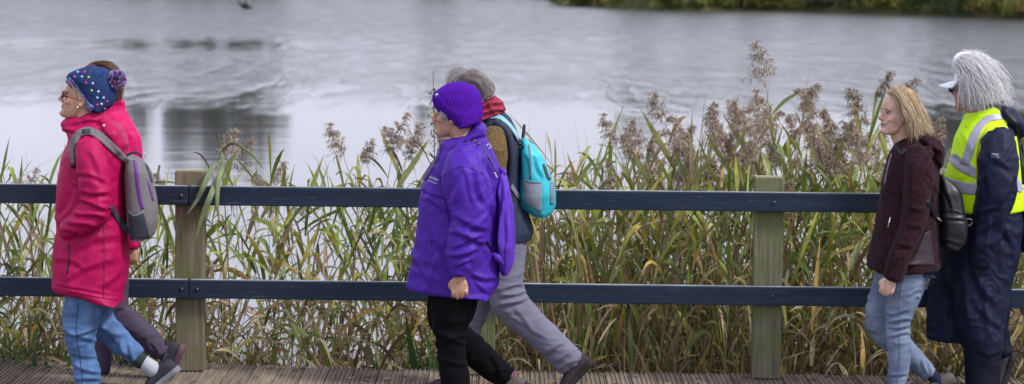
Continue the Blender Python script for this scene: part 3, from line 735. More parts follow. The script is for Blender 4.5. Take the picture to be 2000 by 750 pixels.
def hand(P, size=1.0, face=(0, -1, 0), fwd=(-1, 0, 0), down=(0, 0, -1)):
    """loosely closed hand hanging at world point P (wrist). back of the hand looks along face"""
    X = np.array(fwd, float); Z = -np.array(down, float); Z /= np.linalg.norm(Z); X = X - Z * (X @ Z); X /= np.linalg.norm(X); Yv = np.cross(Z, X)
    if Yv @ np.array(face) > 0: Yv = -Yv       # local +y = palm side (away from face)
    def W(p): p = np.asarray(p, float) * size; return np.asarray(P) + p[:, :1] * X + p[:, 1:2] * Yv + p[:, 2:] * Z
    out = []
    out.append(sweep(W([(0, 0, .03), (0, 0, -.01), (0.0, 0, -.04), (0.0, .002, -.082)]), [.027, .027, .039, .040], [.021, .020, .017, .016], 16, 4))
    for i, (x, l, zz) in enumerate(((.034, 1.0, -.078), (.0115, 1.08, -.084), (-.012, 1.0, -.082), (-.034, .82, -.074))):
        out.append(sweep(W([(x, 0, zz + .015), (x * .98, -.003, zz - .008 * l), (x * .95, .010, zz - .026 * l), (x * .9, .030, zz - .022 * l), (x * .86, .038, zz - .002), (x * .84, .030, zz + .012)]),
                         [.0092 * size, .0098 * size, .0088 * size, .0082 * size, .0078 * size, .007 * size], None, 10, 3))
    out.append(sweep(W([(.020, .004, -.018), (.042, .012, -.040), (.046, .020, -.062), (.030, .034, -.080)]), [.013 * size, .0125 * size, .011 * size, .009 * size], None, 10, 3))
    return out
def strands(name, guides, n, rad, mat_, parent, cols, seed=1, jit=0.006, k=3, wave=0.0, tmin=0.0):
    """hair: each lock follows a path between two neighbouring guide curves. guides: list of lists of world points"""
    R = np.random.RandomState(seed); G_ = [cat_rom(np.array(g), 5) for g in guides]; S = 12
    G_ = [np.array([[np.interp(t, np.linspace(0, 1, len(g)), g[:, a]) for a in range(3)] for t in np.linspace(0, 1, S)]) for g in G_]
    Vs, Fs, Cs, o = [], [], [], 0; ang = np.linspace(0, 6.283, k, endpoint=False)
    for i in range(n):
        g = R.randint(0, len(G_) - 1); t = R.rand(); p = G_[g] * (1 - t) + G_[g + 1] * t
        ts = np.linspace(0, 1, S)[:, None]
        off = R.normal(size=3) * jit; end = R.normal(size=3) * jit * 2.2
        p = p + off + end * ts ** 2
        if wave: p = p + wave * np.sin(ts * R.uniform(8, 20) + R.rand() * 6) * R.normal(size=3) * ts
        l0 = R.uniform(0, 0.25); l1 = R.uniform(0.7, 1.0)
        p = np.array([[np.interp(q, np.linspace(0, 1, S), p[:, a]) for a in range(3)] for q in np.linspace(l0, l1, S)])
        T = np.gradient(p, axis=0); T /= np.linalg.norm(T, axis=1)[:, None] + 1e-9
        s1 = np.cross(T, [0.3, 0.9, 0.2]); s1 /= np.linalg.norm(s1, axis=1)[:, None] + 1e-9; s2 = np.cross(s1, T)
        r = rad * R.uniform(.5, 1.3) * np.sin(np.linspace(0.35, 3.0, S)) ** 0.7
        V = p[:, None, :] + r[:, None, None] * (np.cos(ang)[None, :, None] * s1[:, None, :] + np.sin(ang)[None, :, None] * s2[:, None, :])
        Vs.append(V.reshape(-1, 3)); a = np.arange(S - 1)[:, None] * k; b = np.arange(k)[None, :]
        Fs.append(np.stack([a + b, a + (b + 1) % k, a + k + (b + 1) % k, a + k + b], -1).reshape(-1, 4) + o); o += S * k
        c = np.array(cols[R.randint(len(cols))]) * R.uniform(.75, 1.25); Cs.append(np.tile(c, (S * k, 1)))
    return make_mesh(name, np.concatenate(Vs), np.concatenate(Fs), mat_, parent, np.concatenate(Cs))

def shoe(parent, Y, heel, toe, dy, up_m, sole_m, lace=None, size=0.275, accent=None, label=None, roll=0):
    """heel, toe: px of the sole's back and front ends"""
    A, B = Q(heel[0], heel[1], Y + dy), Q(toe[0], toe[1], Y + dy); x = B - A; L = size; x /= np.linalg.norm(x)
    z = np.cross(x, [0, 1, 0]); z = z if z[2] > 0 or abs(x[0]) < 0.3 else -z
    if abs(x[0]) < 0.35 and z[0] > 0: z = -z
    y = np.cross(z, x)
    def W(P): P = np.asarray(P, float); return A + P[:, :1] * x + P[:, 1:2] * y + P[:, 2:] * z
    ang = np.linspace(0, 2 * math.pi, 20, endpoint=False)
    rows = [(0.004, .020, .020, .070), (0.02, .032, .015, .088), (.05, .036, .015, .100), (.085, .038, .015, .100), (.115, .040, .015, .092), (.15, .044, .015, .076), (.19, .048, .015, .062), (.225, .047, .015, .052), (.255, .038, .015, .042), (.272, .020, .016, .030)]
    R = []
    for a, w_, b, t in rows:
        ca, sa = np.cos(ang), np.sin(ang); yy = w_ * np.sign(ca) * np.abs(ca) ** .8 * (1 - 0.3 * (sa > 0) * sa); zz = (b + t) / 2 + (t - b) / 2 * np.sign(sa) * np.abs(sa) ** .8
        R.append(np.stack([np.full(20, a), yy, zz], 1))
    V, F = loft(R); V[:, :] *= L / 0.275
    root = make_mesh('shoe', W(V), F, up_m, parent)
    if label: root['label'] = label
    pr = [(-.004, .018), (.02, .036), (.06, .037), (.11, .036), (.16, .044), (.21, .050), (.25, .042), (.278, .020)]
    pts = [(a, w_) for a, w_ in pr] + [(a, -w_) for a, w_ in pr[::-1]]
    prof = np.array(cat_rom(np.array(pts + [pts[0]]), 3))[:-1]; n = len(prof)
    R = []
    for zz, s_ in ((-.004, .90), (0.0, 1.0), (.012, 1.02), (.024, 1.0), (.027, .94)):
        curl = 0.020 * (np.clip(prof[:, 0] - .2, 0, 1) / .08) ** 2
        R.append(np.stack([prof[:, 0] * 1, prof[:, 1] * s_, zz + curl * .6 + .0 * prof[:, 0]], 1))
    V, F = loft(R); V *= L / .275; make_mesh('sole', W(V), F, sole_m, root)
    if lace:
        ls = [rod(W(np.array([(.10 + .017 * i, -.022, .094 - .007 * i), (.10 + .017 * i, 0, .104 - .0095 * i), (.108 + .017 * i, .022, .094 - .007 * i)])), .0035, 6, 2) for i in range(5)]
        V, F = merge(ls); make_mesh('laces', V, F, lace, root)
    V, F = merge([rod(W(np.array([(.03, -.02, .098), (0.012, -.012, .103), (.002, 0, .108), (.012, .012, .103), (.03, .02, .098)])), .008, 8, 2)])
    make_mesh('heel_tab', V, F, accent or up_m, root)
    return root
def text(s, px, py, size_px, Y, mat_, parent, bvh, ang=0.0, name='lettering', lift=0.004, shear=0.0, sx=1.0):
    c = bpy.data.curves.new('t', 'FONT'); c.body = s; c.size = 1.0; c.extrude = 0.0; c.shear = shear; c.align_x = 'CENTER'; c.align_y = 'CENTER'
    o = bpy.data.objects.new('t', c); COL.objects.link(o); dg = bpy.context.evaluated_depsgraph_get()
    me = bpy.data.meshes.new_from_object(o.evaluated_get(dg)); V, F, _ = mesh_arrays(me); bpy.data.objects.remove(o); bpy.data.curves.remove(c); bpy.data.meshes.remove(me)
    a = math.radians(ang); ca, sa = math.cos(a), math.sin(a); out = []; yl = Y - 0.2
    for v in V:
        u, w_ = v[0] * size_px * sx, v[1] * size_px; x, y = px + u * ca - w_ * sa, py - (u * sa + w_ * ca)
        h = cast(bvh, x, y, lift)
        if h is not None: yl = h[1]
        out.append(Q(x, y, yl) if h is None else h)
    return make_mesh(name, np.array(out), F, mat_, parent, smooth=False)
def body(o, Y, h, parts, sk, voxel=0.0042):
    neck = [(h(np.array(cs)), r) for cs, r in ()]
    P = h.parts(head_parts())
    nk = h(np.array([(-2.0, 0, 6), (-3.5, 0, 0), (-5.5, 0, -6), (-7, 0, -11)])); P.append(sweep(nk, [.058, .056, .060, .075], None, 18, 3))
    b = solid('body', P + parts, voxel, skin, o, 2, face_disp(h), face_col(h, sk))
    return b
def eyes(o, h, both=True, brow=(0.12, 0.07, 0.04)):
    bm = mat('eyebrow_hair', brow, 0.9)
    for s in (-1, 1):
        V, F = ellipsoid((7.3, 3.0 * s, 11.4), (.95, 1.15, .62), n=10); e = make_mesh('eye', h(V), F, M['eye'], o)
        V, F = ellipsoid((8.05, 3.0 * s, 11.38), (.30, .62, .50), n=8); make_mesh('iris', h(V), F, M['iris'], e)
        V, F = sweep([(8.0, 1.8 * s, 11.7), (8.4, 2.7 * s, 12.1), (8.1, 3.7 * s, 12.0), (7.3, 4.4 * s, 11.5)], [.10, .22, .22, .10], None, 6, 3); make_mesh('eyelid', h(V), F, bm, o)
        V, F = sweep([(9.0, 1.5 * s, 13.3), (8.9, 2.8 * s, 13.8), (7.9, 4.3 * s, 13.5)], [.10, .18, .08], None, 6, 3); make_mesh('eyebrow', h(V), F, bm, o)
def feet_at(px, py, Y): p = Q(px, py, Y); p[2] = 0; return p
def scaled(pts, k, dk=None):
    return [(p[0], p[1], p[2], p[3] * k) for p in pts]
def nyl(sc=1.0, seed=0, amp=1.0):
    def f(V, N):
        a = 0.0075 * ridge(V * np.array([8, 5, 5.5]) * sc, seed, 1.0) + 0.0034 * ridge(V * np.array([19, 14, 17]) * sc, seed + 3, 0.8) + 0.0015 * fbm(V * 28)
        return a * amp
    return f
def legfold(seed, amp=1.0, sc=1.0):
    def f(V, N): return amp * (0.0038 * ridge(V * np.array([5, 5, 13]) * sc, seed, 0.9) + 0.0016 * ridge(V * np.array([13, 9, 30]) * sc, seed + 5, .9))
    return f

# =========================================================== A: raspberry coat, bobble hat
def person_A():
    Y = 14 * 0 - 0.62
    o = thing('person', 'woman in a raspberry red coat and blue bobble hat with coloured dots, hand in pocket', 'person', feet_at(190, 785, Y), 'people walking along the boardwalk')
    h = Head(Y, (114, 193), 3.95, 11, 0)
    arm = [(172, 284, -.155, 27), (178, 312, -.185, 31), (184, 345, -.20, 31), (189, 380, -.205, 31), (188, 408, -.205, 30), (165, 430, -.20, 27), (142, 445, -.175, 21), (126, 453, -.15, 15)]
    farm = [(172, 284, .155, 27), (174, 320, .19, 29), (176, 360, .20, 29), (180, 405, .20, 28), (160, 430, .19, 24), (135, 450, .15, 16)]
    l1 = [(172, 540, -.085, 38), (166, 580, -.085, 41), (160, 620, -.09, 38), (158, 655, -.09, 31), (163, 690, -.09, 26), (169, 725, -.09, 25), (171, 752, -.09, 24)]
    l2 = [(178, 540, .085, 38), (188, 585, .085, 33), (200, 628, .085, 29), (222, 655, .085, 27), (246, 678, .085, 24), (264, 694, .085, 21)]
    hip = poly_slices([(130, 480), (235, 480), (238, 530), (228, 580), (180, 600), (128, 585), (126, 530)], Y, [(480, .15), (600, .17)], 12)
    hp = hand(Q(131, 452, Y - .14), 0.85, down=(-.15, 0.75, -.6), fwd=(-.6, 0, .5))
    b = body(o, Y, h, [poly_slices([(150, 262), (210, 255), (228, 300), (225, 420), (225, 540), (140, 540), (135, 420), (140, 300)], Y, [(255, .08), (300, .13), (540, .14)], 16),
                       tube(scaled(arm, .55), Y), tube(scaled(farm, .55), Y), tube(scaled(l1 + [(171, 765, -.09, 20)], .6), Y), tube(scaled(l2 + [(290, 712, .085, 16), (305, 722, .085, 18)], .6), Y)] + hp, SK['pale'])
    eyes(o, h, brow=(0.10, .07, .05))
    solid('trousers', [hip, tube(l1, Y, flat=.8), tube(l2, Y, flat=.8)], .0062, M['denim'], o, 2, legfold(2, 1.9), None,
          [(122, 640, 190, 668, 7, 5), (128, 655, 190, 640, 6, 4), (135, 688, 192, 700, 4, 4), (140, 712, 195, 728, 6, 4), (142, 735, 195, 742, 7, 4), (196, 640, 240, 655, 4, 5), (215, 655, 262, 700, 5, 6), (235, 662, 245, 705, 6, 4), (255, 670, 258, 708, 6, 4), (190, 600, 205, 650, 6, 5)], Y)
    tr_ = bpy.data.objects[COL.objects[-1].name]; bvt = bvh_of(tr_); dseam = mat('dark_denim_seam', (.022, .045, .10), .9)
    drape('side_seam', [(153, 592), (149, 630), (150, 660), (156, 695), (161, 745)], 1.4, bvt, dseam, tr_, Y, .0008, .001, 3, 2)
    V, F = tube([(258, 690, .085, 15), (271, 702, .085, 16), (281, 708, .085, 15.5)], Y, caps=False); sk = make_mesh('sock', V, F, M['sockdark'], o); sk['label'] = 'dark green sock top'
    V, F = tube([(278, 706, .085, 15), (290, 715, .085, 16), (302, 724, .085, 17)], Y); make_mesh('sock', V, F, M['sock'], o)
    shoe(o, Y, (352, 722), (282, 778), .085, M['shoegrey'], M['solelight'], M['rubber'])
    shoe(o, Y, (203, 788), (103, 788), -.09, M['shoegrey'], M['solelight'], M['rubber'])
    # coat
    poly = [(127, 231), (150, 226), (200, 217), (206, 228), (222, 240), (238, 262), (246, 290), (243, 340), (246, 407), (250, 473), (252, 503), (246, 547), (238, 592), (190, 588), (163, 578), (102, 566),
            (104, 527), (107, 483), (111, 453), (110, 423), (110, 373), (113, 343), (121, 307), (133, 285), (136, 270), (117, 242)]
    hood = poly_slices([(198, 232), (222, 238), (240, 252), (249, 280), (244, 300), (228, 296), (212, 270), (196, 250)], Y, [(232, .08), (260, .14), (300, .12)], 14)
    coat = solid('coat', [poly_slices(poly, Y, [(217, .070), (240, .078), (252, .105), (270, .155), (300, .175), (400, .18), (480, .20), (592, .215)], 60), hood, tube(arm, Y, 24), tube(farm, Y, 24)], .0058, M['red'], o, 3,
                 nyl(1, 1, .8), None, [(118, 250, 165, 262, 5, 4), (130, 238, 200, 236, 4, 4), (150, 335, 210, 352, 5, 5), (160, 372, 214, 378, 7, 5), (158, 392, 212, 405, 8, 5), (142, 412, 205, 424, 7, 5), (130, 430, 190, 442, 7, 5), (125, 445, 165, 460, 6, 4),
                                   (170, 290, 205, 345, 4, 6), (135, 300, 150, 380, 6, 6), (150, 380, 120, 430, 5, 6), (112, 500, 165, 520, 4, 6), (125, 545, 225, 500, 4, 7), (150, 480, 235, 455, 4, 8), (190, 565, 240, 520, 4, 7), (105, 552, 235, 580, 3, 3)], Y)
    bv = bvh_of(coat)
    drape('pocket_zip', [(133, 476), (135, 500), (131, 535)], 3, bv, M['darkplastic'], coat, Y, .001, .0015)
    drape('seam', [(203, 440), (204, 500), (203, 583)], 1.6, bv, mat('dark_red_seam', (0.2, .002, .035), .6), coat, Y, .0005, .0012)
    drape('hem', [(103, 560), (163, 573), (236, 585)], 6, bv, M['red'], coat, Y, .0005, .002)
    V, F = ellipsoid(cast(bv, 203, 245, .003), (.006, .004, .006), n=6); make_mesh('snap_button', V, F, M['pearl'], coat)
    # glasses, earring
    gl = [rod(h(np.array([(9.2, 5.2, 11.6), (4, 7.5, 11.0), (-1, 8.0, 10.6)]) * [1, s, 1]), .0022, 6, 2) for s in (-1, 1)]
    for s in (-1, 1):
        a = np.linspace(0, 6.283, 14); gl.append(rod(h(np.stack([9.9 - .06 * np.abs(2.6 * np.cos(a)), s * 3.0 + 2.3 * np.cos(a), 11.2 + 1.75 * np.sin(a)], 1)), .0022, 6, 1))
    gl.append(rod(h(np.array([(9.9, -.8, 11.6), (10.1, 0, 11.8), (9.9, .8, 11.6)])), .002, 6, 2))
    V, F = merge(gl); g = make_mesh('glasses', V, F, M['frame'], o)
    for s in (-1, 1):
        V, F = ellipsoid((9.75, 3.0 * s, 11.2), (.10, 2.1, 1.6), n=8); make_mesh('lens', h(V), F, M['lens'], g)
    V, F = ellipsoid((0.6, -7.9, 6.9), (.42, .42, .5), n=7); make_mesh('earring', h(V), F, M['pearl'], o)
    # grey hair below the hat's edge
    strands('hair', [[Q(133, 152, Y - .05), Q(140, 165, Y - .066), Q(150, 180, Y - .072)], [Q(160, 185, Y - .075), Q(163, 200, Y - .077), Q(166, 208, Y - .078)]], 80, .0012, M['hair'], o, [(.25, .20, .15), (.4, .36, .3)], 4, .003)
    # hat
    hp = [(129, 152), (134, 143), (150, 136), (165, 131), (180, 129), (200, 132), (214, 138), (223, 155), (228, 175), (228, 190), (222, 205), (204, 218), (188, 218), (172, 213), (158, 196), (146, 173), (134, 159)]
    hat = solid('bobble_hat', [poly_slices(hp, Y, [(129, .05), (140, .085), (160, .098), (218, .092)], 30)], .0045, M['bluehat'], o, 3, lambda V, N: .0016 * fbm(V * 60))
    bv = bvh_of(hat)
    band = [(131, 155), (140, 164), (150, 178), (160, 193), (170, 206), (181, 213)]
    colr = RS.rand(2000, 3)
    bnd = drape('knitted_edge', band, 12, bv, M['attrwool'], hat, Y, .001, .004, 5, 1.5)
    n = len(bnd.data.vertices); c = np.ones((n, 4), np.float32); V = mesh_arrays(bnd.data)[0]; t = vn(V * 90)
    c[:, :3] = np.where((t > .15)[:, None], [(.12, .32, .42)], np.where((t < -.2)[:, None], [(.30, .04, .30)], [(.10, .10, .30)])); at = bnd.data.color_attributes.new('Col', 'FLOAT_COLOR', 'POINT'); at.data.foreach_set('color', c.ravel())
    dots = [(152, 141, 'b'), (165, 141, 'p'), (160, 150, 'b'), (173, 151, 'g'), (168, 162, 'p'), (181, 163, 'b'), (179, 177, 'g'), (192, 179, 'w'), (190, 191, 'b'), (202, 191, 'b'), (198, 203, 'w'), (209, 198, 'p'), (204, 212, 'm'), (146, 150, 'm'), (190, 205, 'p')]
    dc = dict(b=(.35, .45, .68), p=(.55, .04, .22), g=(.38, .42, .06), w=(.55, .5, .55), m=(.4, .12, .35))
    for x, y, k in dots:
        c = cast(bv, x, y, -.001)
        if c is None: continue
        V, F = ellipsoid(c, (.0072, .0055, .0072), n=7); make_mesh('wool_dot', V, F, M['attrwool'], hat, np.tile(dc[k], (len(V), 1)))
    P0 = Q(228, 155, Y - .03); nn = 1500; R = np.random.RandomState(3); Vs, Fs, Cs = [], [], []
    for i in range(nn):
        d = R.normal(size=3); d /= np.linalg.norm(d); e = np.cross(d, R.normal(size=3)); e /= np.linalg.norm(e); r = .050 * R.uniform(.85, 1.08)
        Vs += [P0 + d * .01 - e * .0016, P0 + d * .01 + e * .0016, P0 + d * r + e * .0034, P0 + d * r - e * .0034]; c = np.array([(.05, .06, .22), (.40, .44, .66), (.55, .12, .34), (.65, .65, .75), (.10, .09, .34), (.32, .18, .50)][R.randint(6)]); Cs += [c] * 4
    make_mesh('pompom', np.array(Vs), np.arange(4 * nn).reshape(-1, 4), M['attrwool'], hat, np.array(Cs), smooth=False)
    # rucksack
    bp = thing('backpack', 'grey canvas backpack with violet piping worn by the woman in the raspberry coat', 'backpack', Q(275, 470, Y))
    bag = [(252, 303), (266, 306), (284, 318), (294, 336), (301, 365), (307, 405), (308, 430), (303, 456), (292, 468), (262, 470), (250, 455), (247, 400), (245, 350), (246, 315)]
    bd = solid('bag_body', [poly_slices(bag, Y, [(303, .09), (330, .13), (420, .15), (470, .13)], 30, e=2.6)], .006, M['greycan'], bp, 4, lambda V, N: .003 * fbm(V * 16))
    bv2 = bvh_of(bd)
    drape('piping', [(262, 309), (266, 330), (269, 360), (274, 390), (279, 408)], 6, bv2, M['violet'], bd, Y, .001, .002)
    drape('front_zip', [(289, 354), (294, 372), (299, 392)], 3.5, bv2, M['violet'], bd, Y, .001, .002)
    drape('dark_seam', [(284, 320), (291, 336), (297, 356)], 4, bv2, M['darkgrey'], bd, Y, .001, .002)
    patch('mesh_pocket', [(250, 414), (281, 418), (293, 464), (254, 468)], bv2, M['darkgrey'], bp, Y, .003, .004)
    drape('pocket_edge', [(250, 413), (262, 421), (281, 414)], 4, bv2, M['greystrap'], bp, Y, .006, .002)
    V, F = tube([(247, 306, 0, 2.5), (255, 299, 0, 2.5), (268, 298, 0, 2.5), (276, 304, 0, 2.5)], Y, 8); make_mesh('grab_handle', V, F, M['darkgrey'], bp)
    bvc = bvh_of([coat, bd])
    drape('shoulder_strap', [(142, 322, 7), (140, 300, 9), (142, 280, 12), (153, 262, 14), (172, 255, 15), (193, 264, 15), (213, 282, 15), (232, 300, 14), (248, 316, 12)], 14, bvc, M['greycan'], bp, Y, .003, .006, 5, 3, sm=6)
    drape('strap_pad', [(160, 257, 8), (176, 255, 9)], 8, bvc, M['darkgrey'], bp, Y, .012, .002)
    drape('strap_buckle', [(142, 318), (142, 328)], 8, bvc, M['darkplastic'], bp, Y, .006, .004)
    drape('lower_strap', [(216, 402, 9), (232, 428, 10), (252, 458, 12)], 10, bvc, M['darkgrey'], bp, Y, .003, .003, sm=4)
    V, F = tube([(160, 258, .15, 7, .008), (150, 285, .17, 7, .008), (150, 322, .17, 6, .008)], Y, 10); make_mesh('shoulder_strap', V, F, M['greycan'], bp)
# =========================================================== B: behind A
def person_B():
    Y = -0.13 - 0.05
    o = thing('person', 'brown haired woman in a pink coat half hidden behind the woman in the bobble hat', 'person', feet_at(205, 755, Y), 'people walking along the boardwalk')
    h = Head(Y, (152, 185), 3.8, 2, 0)
    arm = [(222, 268, -.15, 24), (228, 300, -.17, 25), (236, 350, -.17, 24), (244, 400, -.17, 22), (250, 440, -.16, 20), (255, 478, -.15, 17)]
    farm = [(212, 268, .15, 24), (205, 320, .18, 24), (195, 380, .18, 22), (180, 430, .18, 18)]
    l1 = [(205, 500, .08, 36), (204, 560, .08, 32), (203, 620, .08, 24), (202, 680, .08, 18), (200, 725, .08, 16)]
    l2 = [(212, 500, -.06, 36), (218, 560, -.06, 34), (228, 606, -.06, 27), (255, 632, -.06, 25), (285, 658, -.06, 24), (305, 676, -.06, 22), (316, 688, -.06, 20)]
    body(o, Y, h, [poly_slices([(190, 240), (228, 235), (250, 280), (252, 400), (245, 520), (175, 520), (175, 400), (178, 290)], Y, [(235, .08), (280, .13), (520, .14)], 16),
                   tube(scaled(arm, .55), Y), tube(scaled(farm, .55), Y), tube(scaled(l1, .6), Y), tube(scaled(l2, .6), Y)] + hand(Q(256, 482, Y - .15), .85) + hand(Q(176, 436, Y + .18), .85, face=(0, 1, 0)), SK['tan'], .0055)
    eyes(o, h)
    coat = solid('coat', [poly_slices([(180, 205), (240, 196), (243, 216), (258, 238), (272, 262), (278, 300), (275, 380), (262, 460), (250, 500), (180, 500), (160, 400), (165, 290), (178, 240)], Y, [(196, .07), (220, .08), (245, .13), (280, .165), (500, .18)], 44),
                          tube(arm, Y), tube(farm, Y)], .0065, M['pink'], o, 3, nyl(1, 4), None, [(243, 225, 262, 300, 4, 6), (252, 260, 262, 320, 5, 5)], Y)
    solid('trousers', [poly_slices([(175, 460), (245, 460), (246, 520), (235, 570), (180, 570)], Y, [(460, .14), (570, .15)], 10), tube(l1, Y, flat=.8), tube(l2, Y, flat=.8)], .0065, M['aubergine'], o, 2, legfold(6, .7), None,
          [(205, 615, 240, 600, 4, 4), (285, 660, 300, 690, 5, 5), (300, 668, 312, 700, 5, 4), (215, 620, 270, 650, 3, 5)], Y)
    shoe(o, Y, (362, 676), (330, 752), -.06, M['shoegrey'], mat('pink_grey_sole', (.10, .05, .07), .8), M['violet'], .27)
    shoe(o, Y, (212, 762), (114, 762), .08, M['shoebrown'], M['rubber'], M['rubber'])
    hv = poly_slices([(150, 160), (160, 134), (180, 122), (195, 119), (212, 121), (228, 129), (237, 145), (239, 175), (237, 198), (200, 200), (180, 180)], Y, [(119, .04), (135, .075), (200, .085)], 20)
    solid('hair', [hv], .0055, M['attrwool'], o, 3, lambda V, N: .003 * ridge(V * [60, 60, 8], 2), lambda V, N: np.array([(.055, .024, .012)]) * (1 + .6 * vn(V * [90, 90, 12])[:, None]))
    hr = COL.objects[-1]; gd = []
    for k_ in range(4):
        t = k_ / 3; gd.append([Q(178 + 14 * t, 123 + 2 * t, Y - .02 - .03 * t), Q(212 - 6 * t, 123 + 6 * t, Y - .03 - .05 * t), Q(233 - 8 * t, 145 + 4 * t, Y - .03 - .05 * t), Q(237 - 10 * t, 196, Y - .03 - .05 * t)])
    strands('hair_locks', gd, 500, .0010, M['hair'], hr, [(.10, .045, .022), (.055, .025, .013), (.16, .075, .035)], 31, .005, wave=.003)
# =========================================================== C: purple
def person_C():
    Y = -1.42
    o = thing('person', 'woman in a bright purple jacket and purple ribbed knitted hat with black trousers', 'person', feet_at(890, 822, Y), 'people walking along the boardwalk')
    h = Head(Y, (843, 231), 4.1, 2, -14)
    arm = [(920, 296, -.15, 30), (910, 325, -.195, 42), (911, 360, -.225, 46), (917, 395, -.245, 42), (919, 425, -.255, 38), (913, 455, -.26, 35), (905, 485, -.265, 31), (898, 512, -.27, 26), (898, 528, -.27, 21)]
    farm = [(918, 296, .15, 32), (915, 340, .20, 38), (916, 400, .21, 36), (905, 460, .21, 30), (880, 500, .20, 22)]
    l1 = [(895, 520, -.085, 52), (892, 565, -.09, 48), (885, 605, -.09, 43), (879, 645, -.09, 34), (881, 685, -.09, 29), (888, 730, -.09, 28), (892, 775, -.09, 27), (893, 800, -.09, 26)]
    l2 = [(900, 520, .085, 50), (880, 570, .09, 44), (866, 618, .09, 32), (882, 650, .09, 30), (912, 674, .09, 31), (942, 700, .09, 29), (968, 722, .09, 26), (988, 736, .09, 23)]
    body(o, Y, h, [poly_slices([(870, 290), (930, 270), (955, 320), (958, 420), (960, 540), (850, 540), (850, 420), (852, 330)], Y, [(270, .08), (310, .13), (540, .15)], 16),
                   tube(scaled(arm[:-1], .5) + [(898, 538, -.27, 11)], Y), tube(scaled(farm, .55), Y), tube(scaled(l1, .6), Y), tube(scaled(l2, .6), Y)] + hand(Q(898, 538, Y - .27), 0.98) + hand(Q(874, 506, Y + .2), .95, face=(0, 1, 0)), (.47, .27, .185))
    eyes(o, h, brow=(.3, .27, .25))
    solid('trousers', [poly_slices([(850, 500), (950, 500), (952, 540), (938, 590), (885, 600), (846, 590), (848, 540)], Y, [(500, .15), (600, .17)], 12), tube(l1, Y, flat=.8), tube(l2, Y, flat=.8)], .0065, M['black'], o, 2, legfold(9, 1.0), None,
          [(842, 650, 908, 668, 6, 5), (846, 672, 910, 655, 6, 5), (850, 700, 915, 712, 4, 5), (900, 590, 935, 575, 6, 6), (955, 690, 985, 735, 5, 6), (915, 690, 945, 660, 5, 5)], Y)
    shoe(o, Y, (1034, 752), (968, 822), .09, M['shoetaupe'], M['rubber'], M['violet'], .27, accent=mat('magenta_trim', (.25, .03, .17), .7))
    shoe(o, Y, (930, 836), (825, 836), -.09, M['shoetaupe'], M['rubber'], M['violet'], .27)
    poly = [(861, 279), (900, 262), (941, 241), (949, 253), (948, 268), (960, 285), (969, 310), (976, 340), (978, 400), (979, 470), (978, 520), (976, 556), (962, 574), (950, 582), (926, 570), (880, 566), (834, 573), (793, 564),
            (800, 525), (809, 474), (816, 435), (820, 392), (826, 363), (834, 336), (850, 312), (857, 295)]
    coat = solid('jacket', [poly_slices(poly, Y, [(241, .06), (262, .078), (280, .105), (300, .15), (330, .172), (440, .185), (582, .20)], 64), tube(arm, Y, 28), tube(farm, Y, 24)], .0058, M['purple'], o, 3, nyl(.9, 7, .9), None,
                 [(905, 325, 890, 400, 6, 7), (925, 330, 950, 400, 8, 6), (905, 325, 930, 400, 5, 5), (880, 452, 948, 470, 9, 6), (884, 482, 940, 458, 7, 4), (876, 500, 936, 484, 7, 5), (890, 517, 918, 508, 5, 3), (888, 420, 952, 448, 6, 6), (950, 415, 900, 470, 5, 5), (880, 400, 900, 450, 5, 6), (830, 385, 880, 410, 7, 6),
                  (826, 365, 870, 388, 5, 5), (845, 440, 885, 520, 5, 8), (920, 535, 975, 545, 7, 6), (925, 550, 965, 575, 6, 5), (870, 560, 800, 520, 4, 8), (940, 290, 965, 350, 5, 5), (872, 290, 940, 262, 6, 4), (880, 300, 945, 275, 5, 4), (958, 380, 975, 440, 6, 6), (815, 500, 840, 560, 4, 6), (850, 500, 838, 560, 5, 7)], Y)
    bv = bvh_of(coat)
    seam = mat('dark_purple_seam', (.035, .008, .20), .6)
    drape('seam', [(857, 346), (878, 334), (903, 325), (925, 330), (945, 342), (954, 365)], 1.6, bv, seam, coat, Y, .0006, .0012, 3, 2)
    drape('seam', [(858, 346), (862, 375), (872, 400)], 1.5, bv, seam, coat, Y, .0006, .0012, 3, 2)
    drape('waist_seam', [(819, 414), (850, 420), (876, 422)], 1.6, bv, seam, coat, Y, .0006, .0012, 3, 2)
    drape('front_opening', [(862, 281), (856, 305), (846, 326), (830, 352)], 5, bv, mat('dark_purple_lining', (.02, .006, .10), .8), coat, Y, .0006, .0015, 3, 2)
    drape('pocket_flap', [(841, 462), (843, 500), (836, 515)], 2.2, bv, seam, coat, Y, .0006, .0015, 3, 2)
    drape('back_label', [(953, 281), (958, 290)], 8, bv, mat('grey_label', (.4, .4, .5), .5), coat, Y, .001, .001)
    V, F = tube([(879, 532, -.205, 1.2), (898, 536, -.205, 1.2)], Y); 
    V, F = tube([(898, 527, -.27, 22), (898, 533, -.27, 21.5), (898, 537, -.27, 20)], Y, caps=False); make_mesh('cuff', V, F, M['purple'], coat)
    text('helidisc', 847, 348, 8, Y, M['white'], coat, bv, -20, 'chest_lettering', .003, .4, 0.8)
    text('common', 844, 355, 5.5, Y, M['white'], coat, bv, -20, 'chest_lettering', .003)
    text('bon', 969, 341, 8, Y, M['white'], coat, bv, -65, 'back_lettering', .003)
    V, F = sweep([Q(900 + 7 * math.cos(a), 566 + 2 * math.sin(a), Y - .28 + .01 * math.sin(a)) for a in np.linspace(0, 6.28, 9)], [.0015] * 9, None, 6, 1)
    V, F = ellipsoid(Q(909, 568, Y - .292), (.006, .005, .004), n=6); make_mesh('ring', V, F, M['silver'], o)
    strands('hair', [[Q(858, 214, Y - .05), Q(862, 225, Y - .062), Q(862, 236, Y - .063)], [Q(868, 218, Y - .066), Q(872, 228, Y - .07), Q(870, 238, Y - .072)]], 90, .0013, M['hair'], o, [(.42, .42, .45), (.3, .3, .32)], 5, .003)
